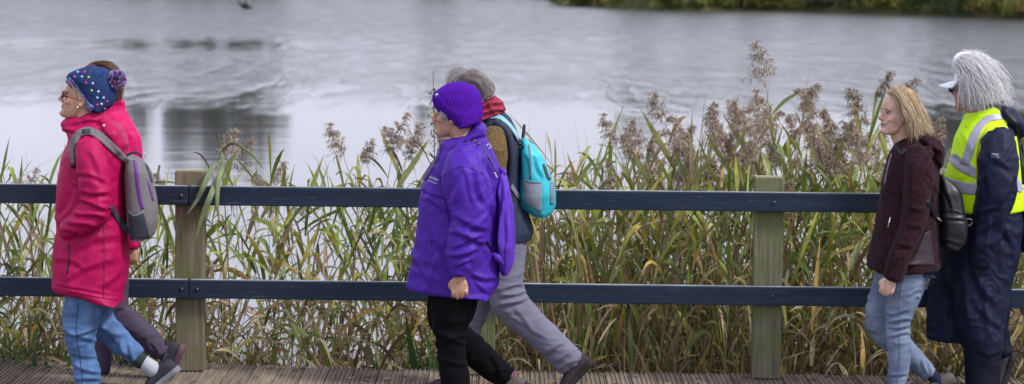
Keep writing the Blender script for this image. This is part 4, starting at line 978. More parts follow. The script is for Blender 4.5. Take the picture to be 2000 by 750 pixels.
    # ribbed hat: crown and turned-up cuff
    hp = [(846, 190), (850, 180), (862, 170), (876, 163), (892, 160), (911, 161), (927, 169), (938, 184), (942, 203), (940, 228), (936, 238), (921, 245), (897, 248), (875, 234), (858, 217), (848, 205)]
    crown = poly_slices(hp, Y, [(160, .05), (172, .083), (195, .098), (248, .098)], 30)
    A = Q(866, 170, Y); ax0, ay0, ax1, ay1 = 880, 228, 925, 165
    base = Q(900, 232, Y); tip = Q(918, 150, Y); ax = tip - base; ax /= np.linalg.norm(ax)
    f2 = np.cross(ax, [0, 1, 0]); f3 = np.cross(f2, ax)
    def ribs(V, N):
        d = V - base; a = np.arctan2(d @ f3, d @ f2); px, py = PROJ(V)
        # cuff: band next to the brim line
        s = ((px - 848) * 34 + (py - 203) * -(-0)) * 0
        line = (py - (np.interp(px, [846, 860, 875, 897, 921, 940], [196, 219, 236, 248, 245, 236])))
        cuff = 1 / (1 + np.exp(-(line + 27) / 1.3))
        r = np.cos(a * 44)
        return .0017 * r + .0045 * cuff
    hat = solid('knitted_hat', [crown], .0034, M['knithat'], o, 4, ribs, post=0)
    bv3 = bvh_of(hat); c = cast(bv3, 853, 186, .002)
    if c is not None:
        V, F = ellipsoid(c, (.009, .004, .009), n=8); make_mesh('button_badge', V, F, mat('silver_badge', (.45, .45, .5), .35, metal=.6), hat)
    # drawstring bag on the back
    bg = thing('drawstring_bag', 'purple drawstring bag with black cord on the back of the purple jacket', 'bag', Q(985, 530, Y))
    bag = [(974, 338), (981, 334), (988, 345), (992, 366), (1000, 405), (1004, 450), (1004, 480), (1000, 512), (991, 534), (982, 534), (972, 515), (966, 470), (965, 420), (968, 370)]
    bb = solid('bag_body', [poly_slices(bag, Y, [(335, .05), (380, .12), (480, .15), (534, .12)], 34)], .0058, M['purple2'], bg, 3, lambda V, N: .0085 * ridge(V * [24, 20, 2.6], 5, .4) + .002 * fbm(V * 22), None, [(978, 345, 976, 500, 8, 4), (986, 360, 992, 520, 8, 4), (982, 350, 984, 430, 6, 3), (972, 400, 980, 525, 6, 4), (996, 420, 994, 515, 6, 3)], Y)
    V, F = solid_v = tube([(983, 338, -.02, 8), (978, 330, -.03, 5)], Y, 10); make_mesh('gathered_neck', V, F, M['purple2'], bg)
    bvc = bvh_of([coat, bb])
    blackcord = M['darkplastic']
    drape('cord', [(905, 275), (925, 276), (942, 287), (955, 308), (966, 328), (973, 342)], 2.2, bvc, blackcord, bg, Y, .003, .003, 3, 3, sm=3)
    drape('cord', [(951, 470), (957, 482), (963, 494), (968, 504)], 3.5, bvc, blackcord, bg, Y, .003, .003, 3, 3, sm=3)
    c = cast(bvc, 968, 503, .012)
    V, F = sweep([c + [-.015, 0, .018], c + [.01, -.01, 0], c + [.035, 0, -.03]], [.012, .02, .006], None, 8, 3); make_mesh('corner_tab', V, F, M['purple2'], bg)
# =========================================================== D: grey hair, gilet, teal bag
def person_D():
    Y = -0.52
    o = thing('person', 'grey haired woman in a navy gilet and red scarf walking behind the purple jacket', 'person', feet_at(950, 765, Y), 'people walking along the boardwalk')
    h = Head(Y, (868, 192), 3.8, 0, 0)
    arm = [(962, 262, -.145, 24), (964, 290, -.18, 27), (965, 320, -.19, 26), (962, 370, -.19, 24), (950, 410, -.19, 21), (930, 440, -.18, 17)]
    farm = [(955, 262, .145, 24), (950, 320, .18, 24), (945, 370, .18, 22), (925, 420, .18, 17)]
    l1 = [(985, 470, -.08, 42), (984, 520, -.08, 38), (988, 565, -.08, 37), (1000, 598, -.08, 36), (1033, 630, -.08, 32), (1066, 660, -.08, 30), (1094, 688, -.08, 30), (1112, 708, -.08, 29)]
    l2 = [(970, 470, .08, 40), (950, 530, .08, 36), (930, 590, .08, 30), (915, 640, .08, 26), (898, 690, .08, 23), (878, 738, .08, 22)]
    body(o, Y, h, [poly_slices([(930, 235), (975, 225), (1000, 280), (1005, 400), (1010, 500), (945, 500), (930, 400), (925, 290)], Y, [(225, .08), (280, .13), (500, .14)], 16),
                   tube(scaled(arm, .55), Y), tube(scaled(farm, .55), Y), tube(scaled(l1, .6), Y), tube(scaled(l2, .6), Y)] + hand(Q(925, 445, Y - .18), .9) + hand(Q(918, 428, Y + .18), .9, face=(0, 1, 0)), SK['pale'], .0055)
    eyes(o, h)
    solid('trousers', [poly_slices([(945, 440), (1028, 440), (1031, 480), (1022, 530), (1018, 560), (950, 560), (945, 500)], Y, [(440, .14), (560, .16)], 10), tube(l1, Y, flat=.8), tube(l2, Y, flat=.8)], .0062, M['greytr'], o, 2, legfold(12, 1.5), None,
          [(975, 580, 1025, 568, 7, 4), (975, 598, 1030, 580, 7, 4), (985, 560, 1024, 556, 5, 4), (1010, 600, 1040, 650, 4, 5), (1060, 690, 1100, 670, 5, 5), (1078, 705, 1115, 690, 5, 5), (1085, 722, 1130, 702, 4, 3), (1000, 620, 1070, 660, 3, 4)], Y)
    shoe(o, Y, (1160, 706), (1096, 778), -.08, M['shoebrown'], M['rubber'], M['rubber'], .28)
    shoe(o, Y, (905, 772), (805, 772), .08, M['shoebrown'], M['rubber'], M['rubber'], .28)
    slv = solid('jumper', [tube(arm, Y), tube(farm, Y), poly_slices([(945, 246), (985, 246), (995, 300), (990, 400), (940, 400), (938, 290)], Y, [(246, .10), (280, .15), (400, .15)], 14)], .0062, M['knit'], o, 3, lambda V, N: .004 * fbm(V * 30) + .003 * ridge(V * 12, 3))
    gp = [(944, 232), (986, 219), (1000, 235), (1012, 262), (1017, 300), (1017, 335), (1022, 390), (1036, 425), (1043, 452), (1036, 470), (1005, 474), (940, 474), (930, 400), (932, 300), (935, 260)]
    gil = solid('gilet', [poly_slices(gp, Y, [(219, .07), (240, .12), (262, .165), (300, .165), (474, .17)], 50)], .0058, M['quilt'], o, 3,
                lambda V, N: .0028 * np.abs(np.sin(V[:, 0] * 95 + .4 * np.sin(V[:, 2] * 9))) + .003 * fbm(V * 12), None, None, Y)
    # armhole edge
    V, F = tube([(968, 238, -.13, 7), (990, 256, -.155, 7), (999, 290, -.165, 7), (999, 330, -.165, 7), (992, 365, -.165, 6)], Y, 12); make_mesh('armhole_trim', V, F, M['quilt'], gil)
    solid('scarf', [poly_slices([(940, 200), (966, 186), (978, 195), (988, 209), (986, 222), (965, 230), (940, 234), (925, 230), (925, 205)], Y, [(186, .06), (205, .085), (234, .10)], 16)], .005, M['scarf'], o, 3, None, None,
          [(935, 208, 985, 200, 7, 4), (935, 222, 988, 212, 7, 4), (950, 200, 975, 226, 4, 4)], Y)
    hv = poly_slices([(870, 165), (880, 146), (904, 135), (926, 134), (950, 145), (964, 161), (968, 176), (963, 186), (945, 196), (915, 196), (880, 180)], Y, [(134, .04), (150, .075), (196, .085)], 20)
    hc = lambda V, N: np.array([(.22, .19, .185)]) * (1 + .5 * vn(V * [80, 80, 20])[:, None])
    hr = solid('hair', [hv], .005, M['attrwool'], o, 3, lambda V, N: .003 * ridge(V * [50, 50, 14], 2), hc)
    gd = []
    for k_, dy in ((0, -.03), (1, -.06), (2, -.085), (3, -.088)):
        gd.append([Q(912 - 3 * k_, 137 + 5 * k_, Y + dy), Q(930 + 1 * k_, 140 + 6 * k_, Y + dy - .004), Q(952 - 2 * k_, 156 + 6 * k_, Y + dy - .006), Q(962 - 4 * k_, 178 + 3 * k_, Y + dy)])
    strands('hair_locks', gd, 900, .0009, M['hair'], hr, [(.30, .27, .27), (.13, .11, .11), (.45, .42, .42), (.20, .16, .14)], 8, .006)
    gd = [[Q(915 - 2 * k_, 136 + 4 * k_, Y - .03 - .02 * k_), Q(893 - k_, 136 + 6 * k_, Y - .04 - .02 * k_), Q(872, 155 + 9 * k_, Y - .03 - .02 * k_)] for k_ in range(3)]
    strands('hair_locks', gd, 420, .0008, M['hair'], hr, [(.42, .40, .42), (.55, .53, .55)], 9, .008, wave=.003)
    # teal bag
    bp = thing('backpack', 'bright teal backpack with grey mesh side pocket worn over the navy gilet', 'backpack', Q(1050, 420, Y))
    bag = [(1017, 272), (1026, 268), (1046, 288), (1058, 304), (1068, 326), (1078, 352), (1084, 372), (1085, 400), (1080, 414), (1062, 423), (1040, 420), (1022, 404), (1012, 386), (1014, 340), (1015, 300)]
    bb = solid('bag_body', [poly_slices(bag, Y, [(268, .07), (300, .13), (380, .155), (423, .13)], 34, e=2.5)], .0055, M['teal'], bp, 3, lambda V, N: .004 * ridge(V * [16, 8, 7], 8, .6) + .002 * fbm(V * 25), None,
               [(1030, 300, 1040, 350, 4, 3), (1045, 300, 1062, 350, 5, 4), (1020, 290, 1028, 380, 3, 4)], Y)
    bv = bvh_of(bb)
    patch('mesh_pocket', [(1020, 352), (1058, 358), (1057, 415), (1026, 398)], bv, M['lightmesh'], bp, Y, .004, .004)
    drape('pocket_edge', [(1020, 351), (1038, 356), (1058, 357)], 3, bv, M['greystrap'], bp, Y, .008, .002)
    drape('side_zip', [(1033, 282), (1036, 310), (1036, 350)], 4, bv, M['greystrap'], bp, Y, .001, .002)
    drape('compression_strap', [(1062, 320), (1068, 340), (1074, 352)], 6, bv, M['darkgrey'], bp, Y, .002, .002)
    drape('base_panel', [(1012, 388, 8), (1024, 403, 10), (1042, 417, 9), (1064, 420, 8)], 9, bv, M['tealdark'], bp, Y, .001, .002)
    drape('pocket_flap', [(1078, 356, 7), (1079, 380, 8), (1078, 400, 7)], 7, bv, M['greystrap'], bp, Y, .002, .002)
    V, F = ellipsoid(cast(bv, 1022, 287, .003), (.010, .004, .008), n=8); make_mesh('toggle', V, F, M['darkplastic'], bp)
    V, F = tube([(1021, 270, 0, 3), (1023, 256, 0, 3.2), (1024, 244, 0, 2.6)], Y, 8); make_mesh('hang_loop', V, F, M['darkgrey'], bp)
    bvc = bvh_of([gil, slv, bb])
    drape('shoulder_strap', [(945, 233, 5), (958, 228, 8), (974, 228, 9), (990, 240, 9), (1004, 257, 9), (1016, 278, 8)], 9, bvc, M['palestrap'], bp, Y, .004, .006, 5, 3, sm=6)
    drape('strap_edge', [(975, 233), (992, 246), (1005, 264), (1016, 284)], 3, bvc, M['darkgrey'], bp, Y, .011, .002, 3, 3, sm=6)
    drape('lower_strap', [(992, 354), (1002, 368), (1015, 388)], 8, bvc, M['greystrap'], bp, Y, .004, .003, sm=3)
# =========================================================== E: brown fleece
def person_E():
    Y = -0.66
    o = thing('person', 'smiling woman with loose blonde hair in a dark brown fleece and pale jeans', 'person', feet_at(1750, 775, Y), 'people walking along the boardwalk')
    h = Head(Y, (1715, 231), 3.75, 2, 24)
    arm = [(1796, 296, -.14, 25), (1794, 325, -.165, 29), (1792, 360, -.18, 28), (1789, 400, -.185, 27), (1782, 438, -.19, 25), (1768, 475, -.195, 24), (1755, 508, -.20, 22), (1745, 540, -.20, 20)]
    farm = [(1790, 292, .14, 26), (1785, 340, .17, 26), (1775, 400, .18, 24), (1755, 450, .18, 21), (1735, 490, .17, 17)]
    l1 = [(1778, 500, -.08, 42), (1776, 535, -.08, 38), (1767, 570, -.085, 35), (1756, 615, -.085, 27), (1754, 645, -.085, 24), (1757, 680, -.085, 23), (1756, 715, -.085, 20), (1752, 750, -.085, 17), (1750, 768, -.085, 16)]
    l2 = [(1765, 500, .075, 40), (1742, 545, .075, 35), (1724, 590, .075, 30), (1716, 628, .075, 27), (1732, 655, .075, 25), (1762, 678, .075, 22), (1790, 705, .075, 19), (1814, 730, .075, 16)]
    body(o, Y, h, [poly_slices([(1760, 265), (1805, 262), (1820, 310), (1820, 420), (1815, 510), (1735, 510), (1740, 420), (1748, 310)], Y, [(262, .07), (300, .12), (510, .13)], 16),
                   tube(scaled(arm[:-1], .5) + [(1743, 546, -.20, 9.5)], Y), tube(scaled(farm, .55), Y), tube(scaled(l1, .6), Y), tube(scaled(l2 + [(1830, 742, .075, 15)], .6), Y)] +
         hand(Q(1741, 541, Y - .20), .88, down=(-.35, 0, -1), fwd=(-1, .1, 0)) + hand(Q(1731, 500, Y + .17), .85, face=(0, 1, 0)), (.60, .39, .30))
    eyes(o, h, brow=(.14, .09, .06))
    solid('trousers', [poly_slices([(1718, 470), (1812, 470), (1814, 520), (1806, 560), (1790, 575), (1740, 570), (1712, 540)], Y, [(470, .13), (575, .15)], 12), tube(l1, Y, flat=.8), tube(l2, Y, flat=.8)], .0058, M['paledenim'], o, 2, legfold(15, 1.1), None,
          [(1732, 628, 1778, 622, 6, 3.5), (1730, 640, 1778, 636, 6, 3.5), (1732, 655, 1778, 650, 5, 3.5), (1731, 612, 1775, 606, 4, 4), (1770, 575, 1800, 565, 4, 4), (1695, 640, 1720, 655, 4, 4), (1735, 735, 1770, 728, 4, 3), (1800, 700, 1815, 740, 4, 3), (1810, 705, 1825, 745, 4, 3)], Y)
    tr_ = COL.objects[-1]; bvt = bvh_of(tr_); dseam = mat('pale_denim_seam', (.10, .14, .23), .9)
    drape('side_seam', [(1762, 545), (1756, 590), (1755, 640), (1757, 690), (1752, 748)], 1.2, bvt, dseam, tr_, Y, .0008, .001, 3, 2)
    V, F = tube([(1806, 722, .075, 12), (1828, 740, .075, 13), (1835, 748, .075, 14)], Y); make_mesh('sock', V, F, M['sockblue'], o)
    shoe(o, Y, (1872, 752), (1795, 785), .075, M['shoetaupe'], M['rubber'], mat('yellow_lace', (.45, .45, .08), .8), .26)
    shoe(o, Y, (1778, 786), (1685, 786), -.085, M['shoetaupe'], M['rubber'], M['rubber'], .26)
    poly = [(1748, 282), (1770, 268), (1800, 262), (1825, 268), (1832, 290), (1834, 330), (1833, 380), (1834, 430), (1835, 480), (1838, 520), (1828, 530), (1770, 528), (1716, 532), (1693, 522),
            (1694, 500), (1700, 475), (1708, 445), (1715, 402), (1721, 354), (1732, 315), (1737, 298)]
    hood = poly_slices([(1795, 262), (1820, 264), (1838, 276), (1844, 298), (1840, 322), (1832, 330), (1818, 312), (1805, 288), (1785, 275)], Y, [(262, .09), (290, .135), (330, .09)], 16)
    coat = solid('fleece_jacket', [poly_slices(poly, Y, [(262, .075), (285, .10), (305, .15), (340, .16), (440, .165), (530, .185)], 54), hood, poly_slices([(1744, 286), (1756, 272), (1780, 266), (1808, 256), (1818, 264), (1816, 292), (1748, 304)], Y, [(256, .06), (290, .085), (304, .09)], 10), tube(arm, Y, 26), tube(farm, Y, 22)], .0056, M['fleece'], o, 3,
                 lambda V, N: .0045 * fbm(V * 14) + .0035 * ridge(V * [9, 7, 6], 9, .7) + .0012 * vn(V * 95), None,
                 [(1800, 268, 1838, 300, 8, 4), (1812, 275, 1836, 322, 7, 4), (1818, 340, 1832, 380, 7, 4), (1815, 350, 1824, 400, 6, 4), (1768, 400, 1805, 410, 4, 5), (1762, 430, 1800, 445, 4, 5), (1750, 470, 1785, 485, 4, 5), (1735, 330, 1725, 400, 4, 6)], Y)
    bv = bvh_of(coat)
    patch('side_panel', [(1805, 455), (1818, 450), (1826, 518), (1774, 518)], bv, M['panel'], coat, Y, .001, .002)
    drape('collar_edge', [(1748, 284), (1760, 300), (1768, 290)], 7, bv, mat('dark_lining', (.012, .012, .02), .8), coat, Y, .001, .004)
    drape('front_zip', [(1741, 300), (1733, 330), (1727, 360)], 2.5, bv, mat('lilac_zip', (.22, .10, .22), .5), coat, Y, .001, .002)
    drape('pocket_zip', [(1739, 424), (1734, 446)], 2.5, bv, M['silver'], coat, Y, .002, .002)
    V, F = poly_slices([(1760, 524), (1822, 522), (1822, 537), (1760, 536)], Y, [(522, .15), (537, .15)], 5); make_mesh('shirt_hem', V, F, M['sockblue'], o)
    # hair
    base = poly_slices([(1733, 182), (1742, 173), (1760, 168), (1780, 174), (1792, 190), (1800, 208), (1805, 235), (1800, 258), (1782, 262), (1772, 244), (1762, 218), (1748, 196)], Y + .0, [(168, .03), (178, .065), (200, .082), (262, .075)], 26)
    bc_ = lambda V, N: np.array([(.30, .205, .12)]) * (1 + .5 * vn(V * [90, 90, 18])[:, None])
    hr = solid('hair', [base], .0045, M['attrwool'], o, 3, lambda V, N: .003 * ridge(V * [55, 55, 12], 4), bc_)
    gd = []
    for k_ in range(6):
        t = k_ / 5; dy = -.012 - .078 * t ** .7
        gd.append([Q(1748 - 10 * t + 8 * (1 - t), 170 + 6 * t, Y - .02 - .04 * t), Q(1768 + 14 * (1 - t) - 14 * t, 184 + 4 * t, Y + dy), Q(1776 + 22 * (1 - t) - 10 * t, 212 + 6 * t, Y + dy - .01), Q(1785 + 22 * (1 - t) - 6 * t, 240, Y + dy - .01), Q(1790 + 28 * (1 - t) - 14 * t, 268 - 6 * (1 - t), Y + dy)])
    strands('hair_locks', gd, 2200, .0010, M['hair'], hr, [(.50, .37, .22), (.36, .25, .15), (.66, .53, .36), (.22, .155, .10), (.58, .44, .27)], 12, .008, wave=.006)
    strands('hair_locks', [[Q(1790, 200, Y), Q(1803, 225, Y), Q(1818, 246, Y), Q(1828, 240, Y)], [Q(1790, 210, Y - .04), Q(1800, 240, Y - .04), Q(1810, 262, Y - .04), Q(1800, 280, Y - .05)]], 60, .0011, M['hair'], hr, [(.55, .42, .25), (.62, .48, .3)], 13, .009, wave=.005)
    # black rucksack
    bp = thing('backpack', 'small black leather backpack with studded edge worn by the woman in the brown fleece', 'backpack', Q(1858, 485, Y))
    bag = [(1832, 338), (1842, 342), (1858, 352), (1872, 368), (1880, 395), (1886, 430), (1888, 455), (1884, 476), (1866, 488), (1845, 486), (1832, 478), (1830, 440), (1829, 380)]
    bb = solid('bag_body', [poly_slices(bag, Y, [(338, .07), (370, .12), (450, .14), (488, .12)], 30, e=2.8)], .0055, M['leather'], bp, 3, lambda V, N: .004 * ridge(V * [9, 8, 9], 13, .7), None, [(1845, 350, 1862, 420, 5, 4), (1838, 420, 1885, 430, 5, 3), (1835, 468, 1880, 474, 4, 4)], Y)
    bv2 = bvh_of(bb)
    drape('panel_seam', [(1838, 350), (1850, 385), (1854, 415)], 2, bv2, M['darkplastic'], bb, Y, .001, .002)
    drape('pocket_flap', [(1838, 413, 4), (1860, 410, 4), (1884, 418, 4)], 4, bv2, M['leather'], bb, Y, .004, .003)
    for i in range(15):
        t = i / 14; x = np.interp(t, [0, .35, .7, 1], [1872, 1881, 1886, 1883]); y = 372 + 106 * t
        V, F = ellipsoid(Q(x, y, Y - .03 + .004 * (i % 2)), (.0055, .0055, .0055), n=6); make_mesh('stud', V, F, [M['pearl'], M['pearl'], mat('red_stud', (.5, .03, .04), .3) if i == 2 else M['scarf']][i % 3], bp)
    V, F = sweep([Q(1872, 412, Y - .1), Q(1878, 424, Y - .1), Q(1885, 432, Y - .07)], [.005, .006, .005], None, 8, 3); make_mesh('zip_puller', V, F, M['silver'], bp)
    V, F = sweep([Q(1890 + 9 * math.cos(a), 433 + 8 * math.sin(a) * (1 if a < 3.3 else .7), Y - .03) for a in np.linspace(0.3, 5.8, 12)], [.0045] * 12, None, 8, 2); make_mesh('carry_loop', V, F, mat('bronze_leather', (.10, .085, .075), .35), bp)
    bvc = bvh_of([coat, bb])
    drape('lower_strap', [(1813, 392, 9), (1822, 408, 10), (1836, 434, 11)], 10, bvc, M['leather'], bp, Y, .003, .004, sm=4)
    drape('strap_buckle', [(1832, 424), (1838, 434)], 5, bvc, M['silver'], bp, Y, .009, .003)
# =========================================================== F: hi-vis
def person_F():
    Y = -0.30 - 0.1
    o = thing('person', 'person with long white hair, white visor and fluorescent yellow vest over a navy raincoat', 'person', feet_at(1925, 770, Y), 'people walking along the boardwalk')
    h = Head(Y, (1859, 184), 3.9, -2, -42)
    arm = [(1950, 268, -.17, 28), (1949, 300, -.21, 37), (1948, 345, -.225, 39), (1942, 390, -.23, 37), (1933, 430, -.23, 33), (1924, 470, -.23, 27), (1916, 512, -.22, 22)]
    farm = [(1945, 268, .17, 28), (1940, 330, .21, 34), (1930, 400, .21, 30), (1905, 460, .21, 24)]
    l1 = [(1920, 520, -.09, 42), (1920, 600, -.09, 40), (1920, 660, -.09, 38), (1919, 710, -.09, 36), (1919, 750, -.09, 35), (1920, 768, -.09, 34)]
    l2 = [(1935, 520, .09, 40), (1938, 590, .09, 36), (1940, 635, .09, 30), (1950, 665, .09, 24), (1958, 690, .09, 22)]
    body(o, Y, h, [poly_slices([(1905, 240), (1950, 235), (1970, 280), (1970, 400), (1965, 520), (1880, 520), (1880, 400), (1890, 290)], Y, [(235, .08), (280, .14), (520, .15)], 16),
                   tube(scaled(arm, .5), Y), tube(scaled(farm, .5), Y), tube(scaled(l1, .55), Y), tube(scaled(l2, .55), Y)] + hand(Q(1917, 488, Y - .225), .8) + hand(Q(1900, 470, Y + .21), .95, face=(0, 1, 0)), SK['ruddy'], .0052)
    eyes(o, h)
    solid('trousers', [tube(l1, Y, flat=.8), tube(l2, Y, flat=.8), poly_slices([(1880, 500), (1970, 500), (1965, 560), (1885, 560)], Y, [(500, .15), (560, .16)], 8)], .0065, M['navytr'], o, 2, legfold(21, .8))
    shoe(o, Y, (1984, 690), (1958, 762), .09, M['shoegrey'], M['rubber'], M['rubber'], .29)
    shoe(o, Y, (1952, 782), (1846, 782), -.09, M['shoegrey'], M['rubber'], M['rubber'], .29)
    up = [(1890, 216), (1930, 204), (1975, 212), (1988, 240), (1992, 300), (1994, 360), (1995, 415), (1998, 440), (1990, 510), (1972, 560), (1962, 620), (1956, 684), (1920, 688), (1880, 680), (1866, 640), (1850, 560), (1840, 490), (1850, 430), (1856, 380), (1860, 320), (1872, 270), (1882, 240)]
    far = [(1845, 470), (1930, 470), (1945, 560), (1900, 660), (1866, 668), (1812, 662), (1813, 600), (1817, 535), (1832, 500)]
    hood = poly_slices([(1940, 204), (1965, 206), (1985, 220), (1997, 240), (1998, 265), (1985, 268), (1965, 245), (1940, 225)], Y, [(204, .08), (235, .14), (268, .10)], 14)
    coat = solid('raincoat', [poly_slices(up, Y, [(204, .065), (225, .085), (250, .15), (285, .18), (420, .185), (690, .20)], 60), poly_slices(far, Y, [(470, .09), (668, .12)], 26, dyc=.09), hood, tube(arm, Y, 26), tube(farm, Y, 22)], .006, M['navy'], o, 3, nyl(1.1, 17, 1.1), None,
                 [(1915, 300, 1935, 380, 5, 6), (1945, 400, 1985, 340, 7, 6), (1910, 420, 1950, 400, 6, 5), (1905, 460, 1940, 430, 6, 5), (1925, 290, 1975, 330, 4, 6), (1880, 540, 1900, 640, 7, 7), (1900, 520, 1945, 600, 6, 8), (1880, 520, 1868, 640, 6, 6), (1925, 560, 1935, 670, 5, 7), (1835, 500, 1840, 640, 5, 6), (1965, 440, 1985, 510, 6, 7), (1905, 600, 1960, 640, 5, 6)], Y)
    vest_p = [(1887, 222), (1905, 214), (1935, 208), (1960, 216), (1978, 236), (1990, 270), (1996, 310), (1998, 360), (1998, 412), (1940, 414), (1852, 412), (1849, 345), (1857, 313), (1862, 290), (1866, 270), (1876, 250)]
    vest = solid('high_visibility_vest', [poly_slices(vest_p, Y, [(208, .085), (230, .12), (255, .172), (290, .192), (414, .20)], 46)], .0055, M['hivis'], o, 3, lambda V, N: .0035 + .003 * fbm(V * 9) + .0025 * ridge(V * [8, 6, 8], 2, .6), None,
                 [(1860, 300, 1900, 320, 4, 5), (1870, 350, 1900, 330, 4, 5), (1880, 260, 1905, 300, 3, 5)], Y)
    bv = bvh_of(vest)
    drape('reflective_band', [(1850, 358), (1876, 366), (1915, 370), (1950, 371)], 23, bv, M['tape'], vest, Y, .001, .0015, 8, 3)
    drape('reflective_band', [(1858, 304), (1872, 320), (1895, 333), (1925, 345)], 21, bv, M['tape'], vest, Y, .001, .0015, 8, 3)
    drape('reflective_band', [(1884, 322, 18), (1893, 294, 18), (1903, 266, 17), (1915, 245, 15), (1932, 231, 13), (1958, 228, 11)], 16, bv, M['tape'], vest, Y, .002, .0015, 8, 3)
    drape('reflective_band', [(1984, 348), (1990, 366), (1997, 372)], 14, bv, M['tape'], vest, Y, .001, .0015, 6, 3)
    drape('binding', [(1928, 250), (1914, 274), (1908, 310), (1908, 350)], 3, bv, mat('yellow_binding', (.42, .40, .02), .7), vest, Y, .002, .002, 3, 3)
    bva = bvh_of(coat)
    text('mac', 1944, 301, 9, Y, mat('grey_lettering', (.35, .42, .55), .6), coat, bva, -3, 'sleeve_lettering', .003)
    text('IN A SAC', 1944, 307, 4.2, Y, mat('grey_lettering', (.35, .42, .55), .6), coat, bva, -3, 'sleeve_lettering', .003)
    # hair
    base = poly_slices([(1868, 124), (1872, 109), (1890, 101), (1912, 107), (1930, 122), (1945, 142), (1960, 168), (1970, 188), (1968, 198), (1925, 202), (1895, 210), (1885, 206), (1880, 185), (1877, 163), (1874, 142)], Y, [(101, .04), (112, .075), (140, .10), (180, .11), (208, .09)], 28)
    hr = solid('hair', [base], .005, M['attrwool'], o, 3, lambda V, N: .005 * ridge(V * [30, 30, 8], 4) - .002, lambda V, N: np.array([(.50, .495, .52)]) * (1 + .35 * vn(V * [70, 70, 14])[:, None]))
    gd = [[Q(1884, 106, Y), Q(1920, 110, Y), Q(1950, 142, Y), Q(1976, 196, Y)], [Q(1878, 108, Y - .04), Q(1910, 118, Y - .075), Q(1940, 150, Y - .085), Q(1964, 201, Y - .07)],
          [Q(1874, 111, Y - .06), Q(1900, 124, Y - .10), Q(1924, 160, Y - .115), Q(1944, 204, Y - .10)], [Q(1870, 117, Y - .07), Q(1890, 132, Y - .112), Q(1908, 168, Y - .122), Q(1920, 207, Y - .11)],
          [Q(1872, 122, Y - .075), Q(1885, 145, Y - .112), Q(1892, 175, Y - .118), Q(1900, 213, Y - .10)], [Q(1872, 126, Y - .07), Q(1880, 150, Y - .10), Q(1882, 180, Y - .105), Q(1886, 210, Y - .09)]]
    cw = [(.82, .82, .85), (.58, .57, .60), (.92, .92, .93), (.28, .27, .30), (.85, .83, .80), (.42, .41, .44)]  # darker greys mixed in as painted shadow among the white locks
    strands('hair_locks', gd, 3800, .0008, M['hair'], hr, cw, 22, .011, wave=.013)
    gd = [[Q(1864, 134, Y - .05 - .02 * k_), Q(1868, 116, Y - .045 - .02 * k_), Q(1886, 106 + 2 * k_, Y - .03 - .02 * k_), Q(1916, 112 + 3 * k_, Y - .02 - .02 * k_)] for k_ in range(3)]
    strands('hair_locks', gd, 260, .0008, M['hair'], hr, cw[:1] + cw[2:3], 23, .007, wave=.006)
    # visor
    vm = mat('white_visor_cloth', (.82, .82, .86), .6, var=.04); hb = []
    rim = [h(np.array([(a_ * 1.0, b_, 15.6)]))[0] for a_, b_ in ()]
    top = []
    R_in, n = 9.6, 18; g_ = np.empty((6, n, 3))
    for i in range(6):
        for j in range(n):
            a = math.radians(-72 + 144 * j / (n - 1)); ext = i / 5 * (9.6 * math.cos(a * .72) ** .8)
            g_[i, j] = ((8.9 + ext) * math.cos(a) if True else 0, (7.9 + ext * .45) * math.sin(a), 15.6 - 0.24 * ext - 2.6 * (i / 5) * math.sin(abs(a)) ** 2)
    sheet('visor', h(g_.reshape(-1, 3)).reshape(g_.shape), .002, vm, o)
    vz = COL.objects[-1]
    g2 = np.empty((4, 40, 3))
    for i in range(4):
        for j in range(40):
            a = math.radians(-100 + 200 * j / 39); r = 1.0 + .01 * i; g2[i, j] = (-.3 + 9.7 * math.cos(a) * (1 - .025 * i), 8.1 * math.sin(a) * (1 - .02 * i), 15.1 + i * 1.3)
    sheet('headband', h(g2.reshape(-1, 3)).reshape(g2.shape), .0015, vm, vz)
    gl = []
    for s in (-1, 1):
        a = np.linspace(0, 6.283, 14); gl.append(rod(h(np.stack([10.3 - .06 * np.abs(2.6 * np.cos(a)), s * 3.1 + 2.5 * np.cos(a), 11.4 + 1.9 * np.sin(a)], 1)), .002, 6, 1)); gl.append(rod(h(np.array([(9.4, 5.5 * s, 11.8), (3, 7.9 * s, 11.2), (-1, 8.0 * s, 10.8)])), .002, 6, 2))
    V, F = merge(gl); g = make_mesh('glasses', V, F, M['darkplastic'], o)
    for s in (-1, 1):
        V, F = ellipsoid((10.15, 3.1 * s, 11.4), (.1, 2.3, 1.75), n=8); make_mesh('lens', h(V), F, M['lens'], g)
    # dark bag at the hip, mostly outside the picture
    sb = thing('shoulder_bag', 'dark shoulder bag hanging behind the hip of the person in the yellow vest', 'bag', Q(2010, 490, Y))
    solid('bag_body', [poly_slices([(1998, 360), (2004, 356), (2020, 390), (2030, 450), (2026, 490), (1996, 494), (1986, 478), (1992, 430), (1998, 390)], Y, [(356, .05), (420, .12), (494, .12)], 20)], .006, M['leather'], sb, 3, lambda V, N: .003 * fbm(V * 14))
    drape('shoulder_strap', [(1962, 214, 8), (1985, 245, 8), (1996, 300, 8), (2001, 360, 8)], 8, bvh_of([coat, vest]), M['leather'], sb, Y, .004, .004, 4, 4, sm=4)
person_A(); person_B(); person_C(); person_D(); person_E(); person_F()
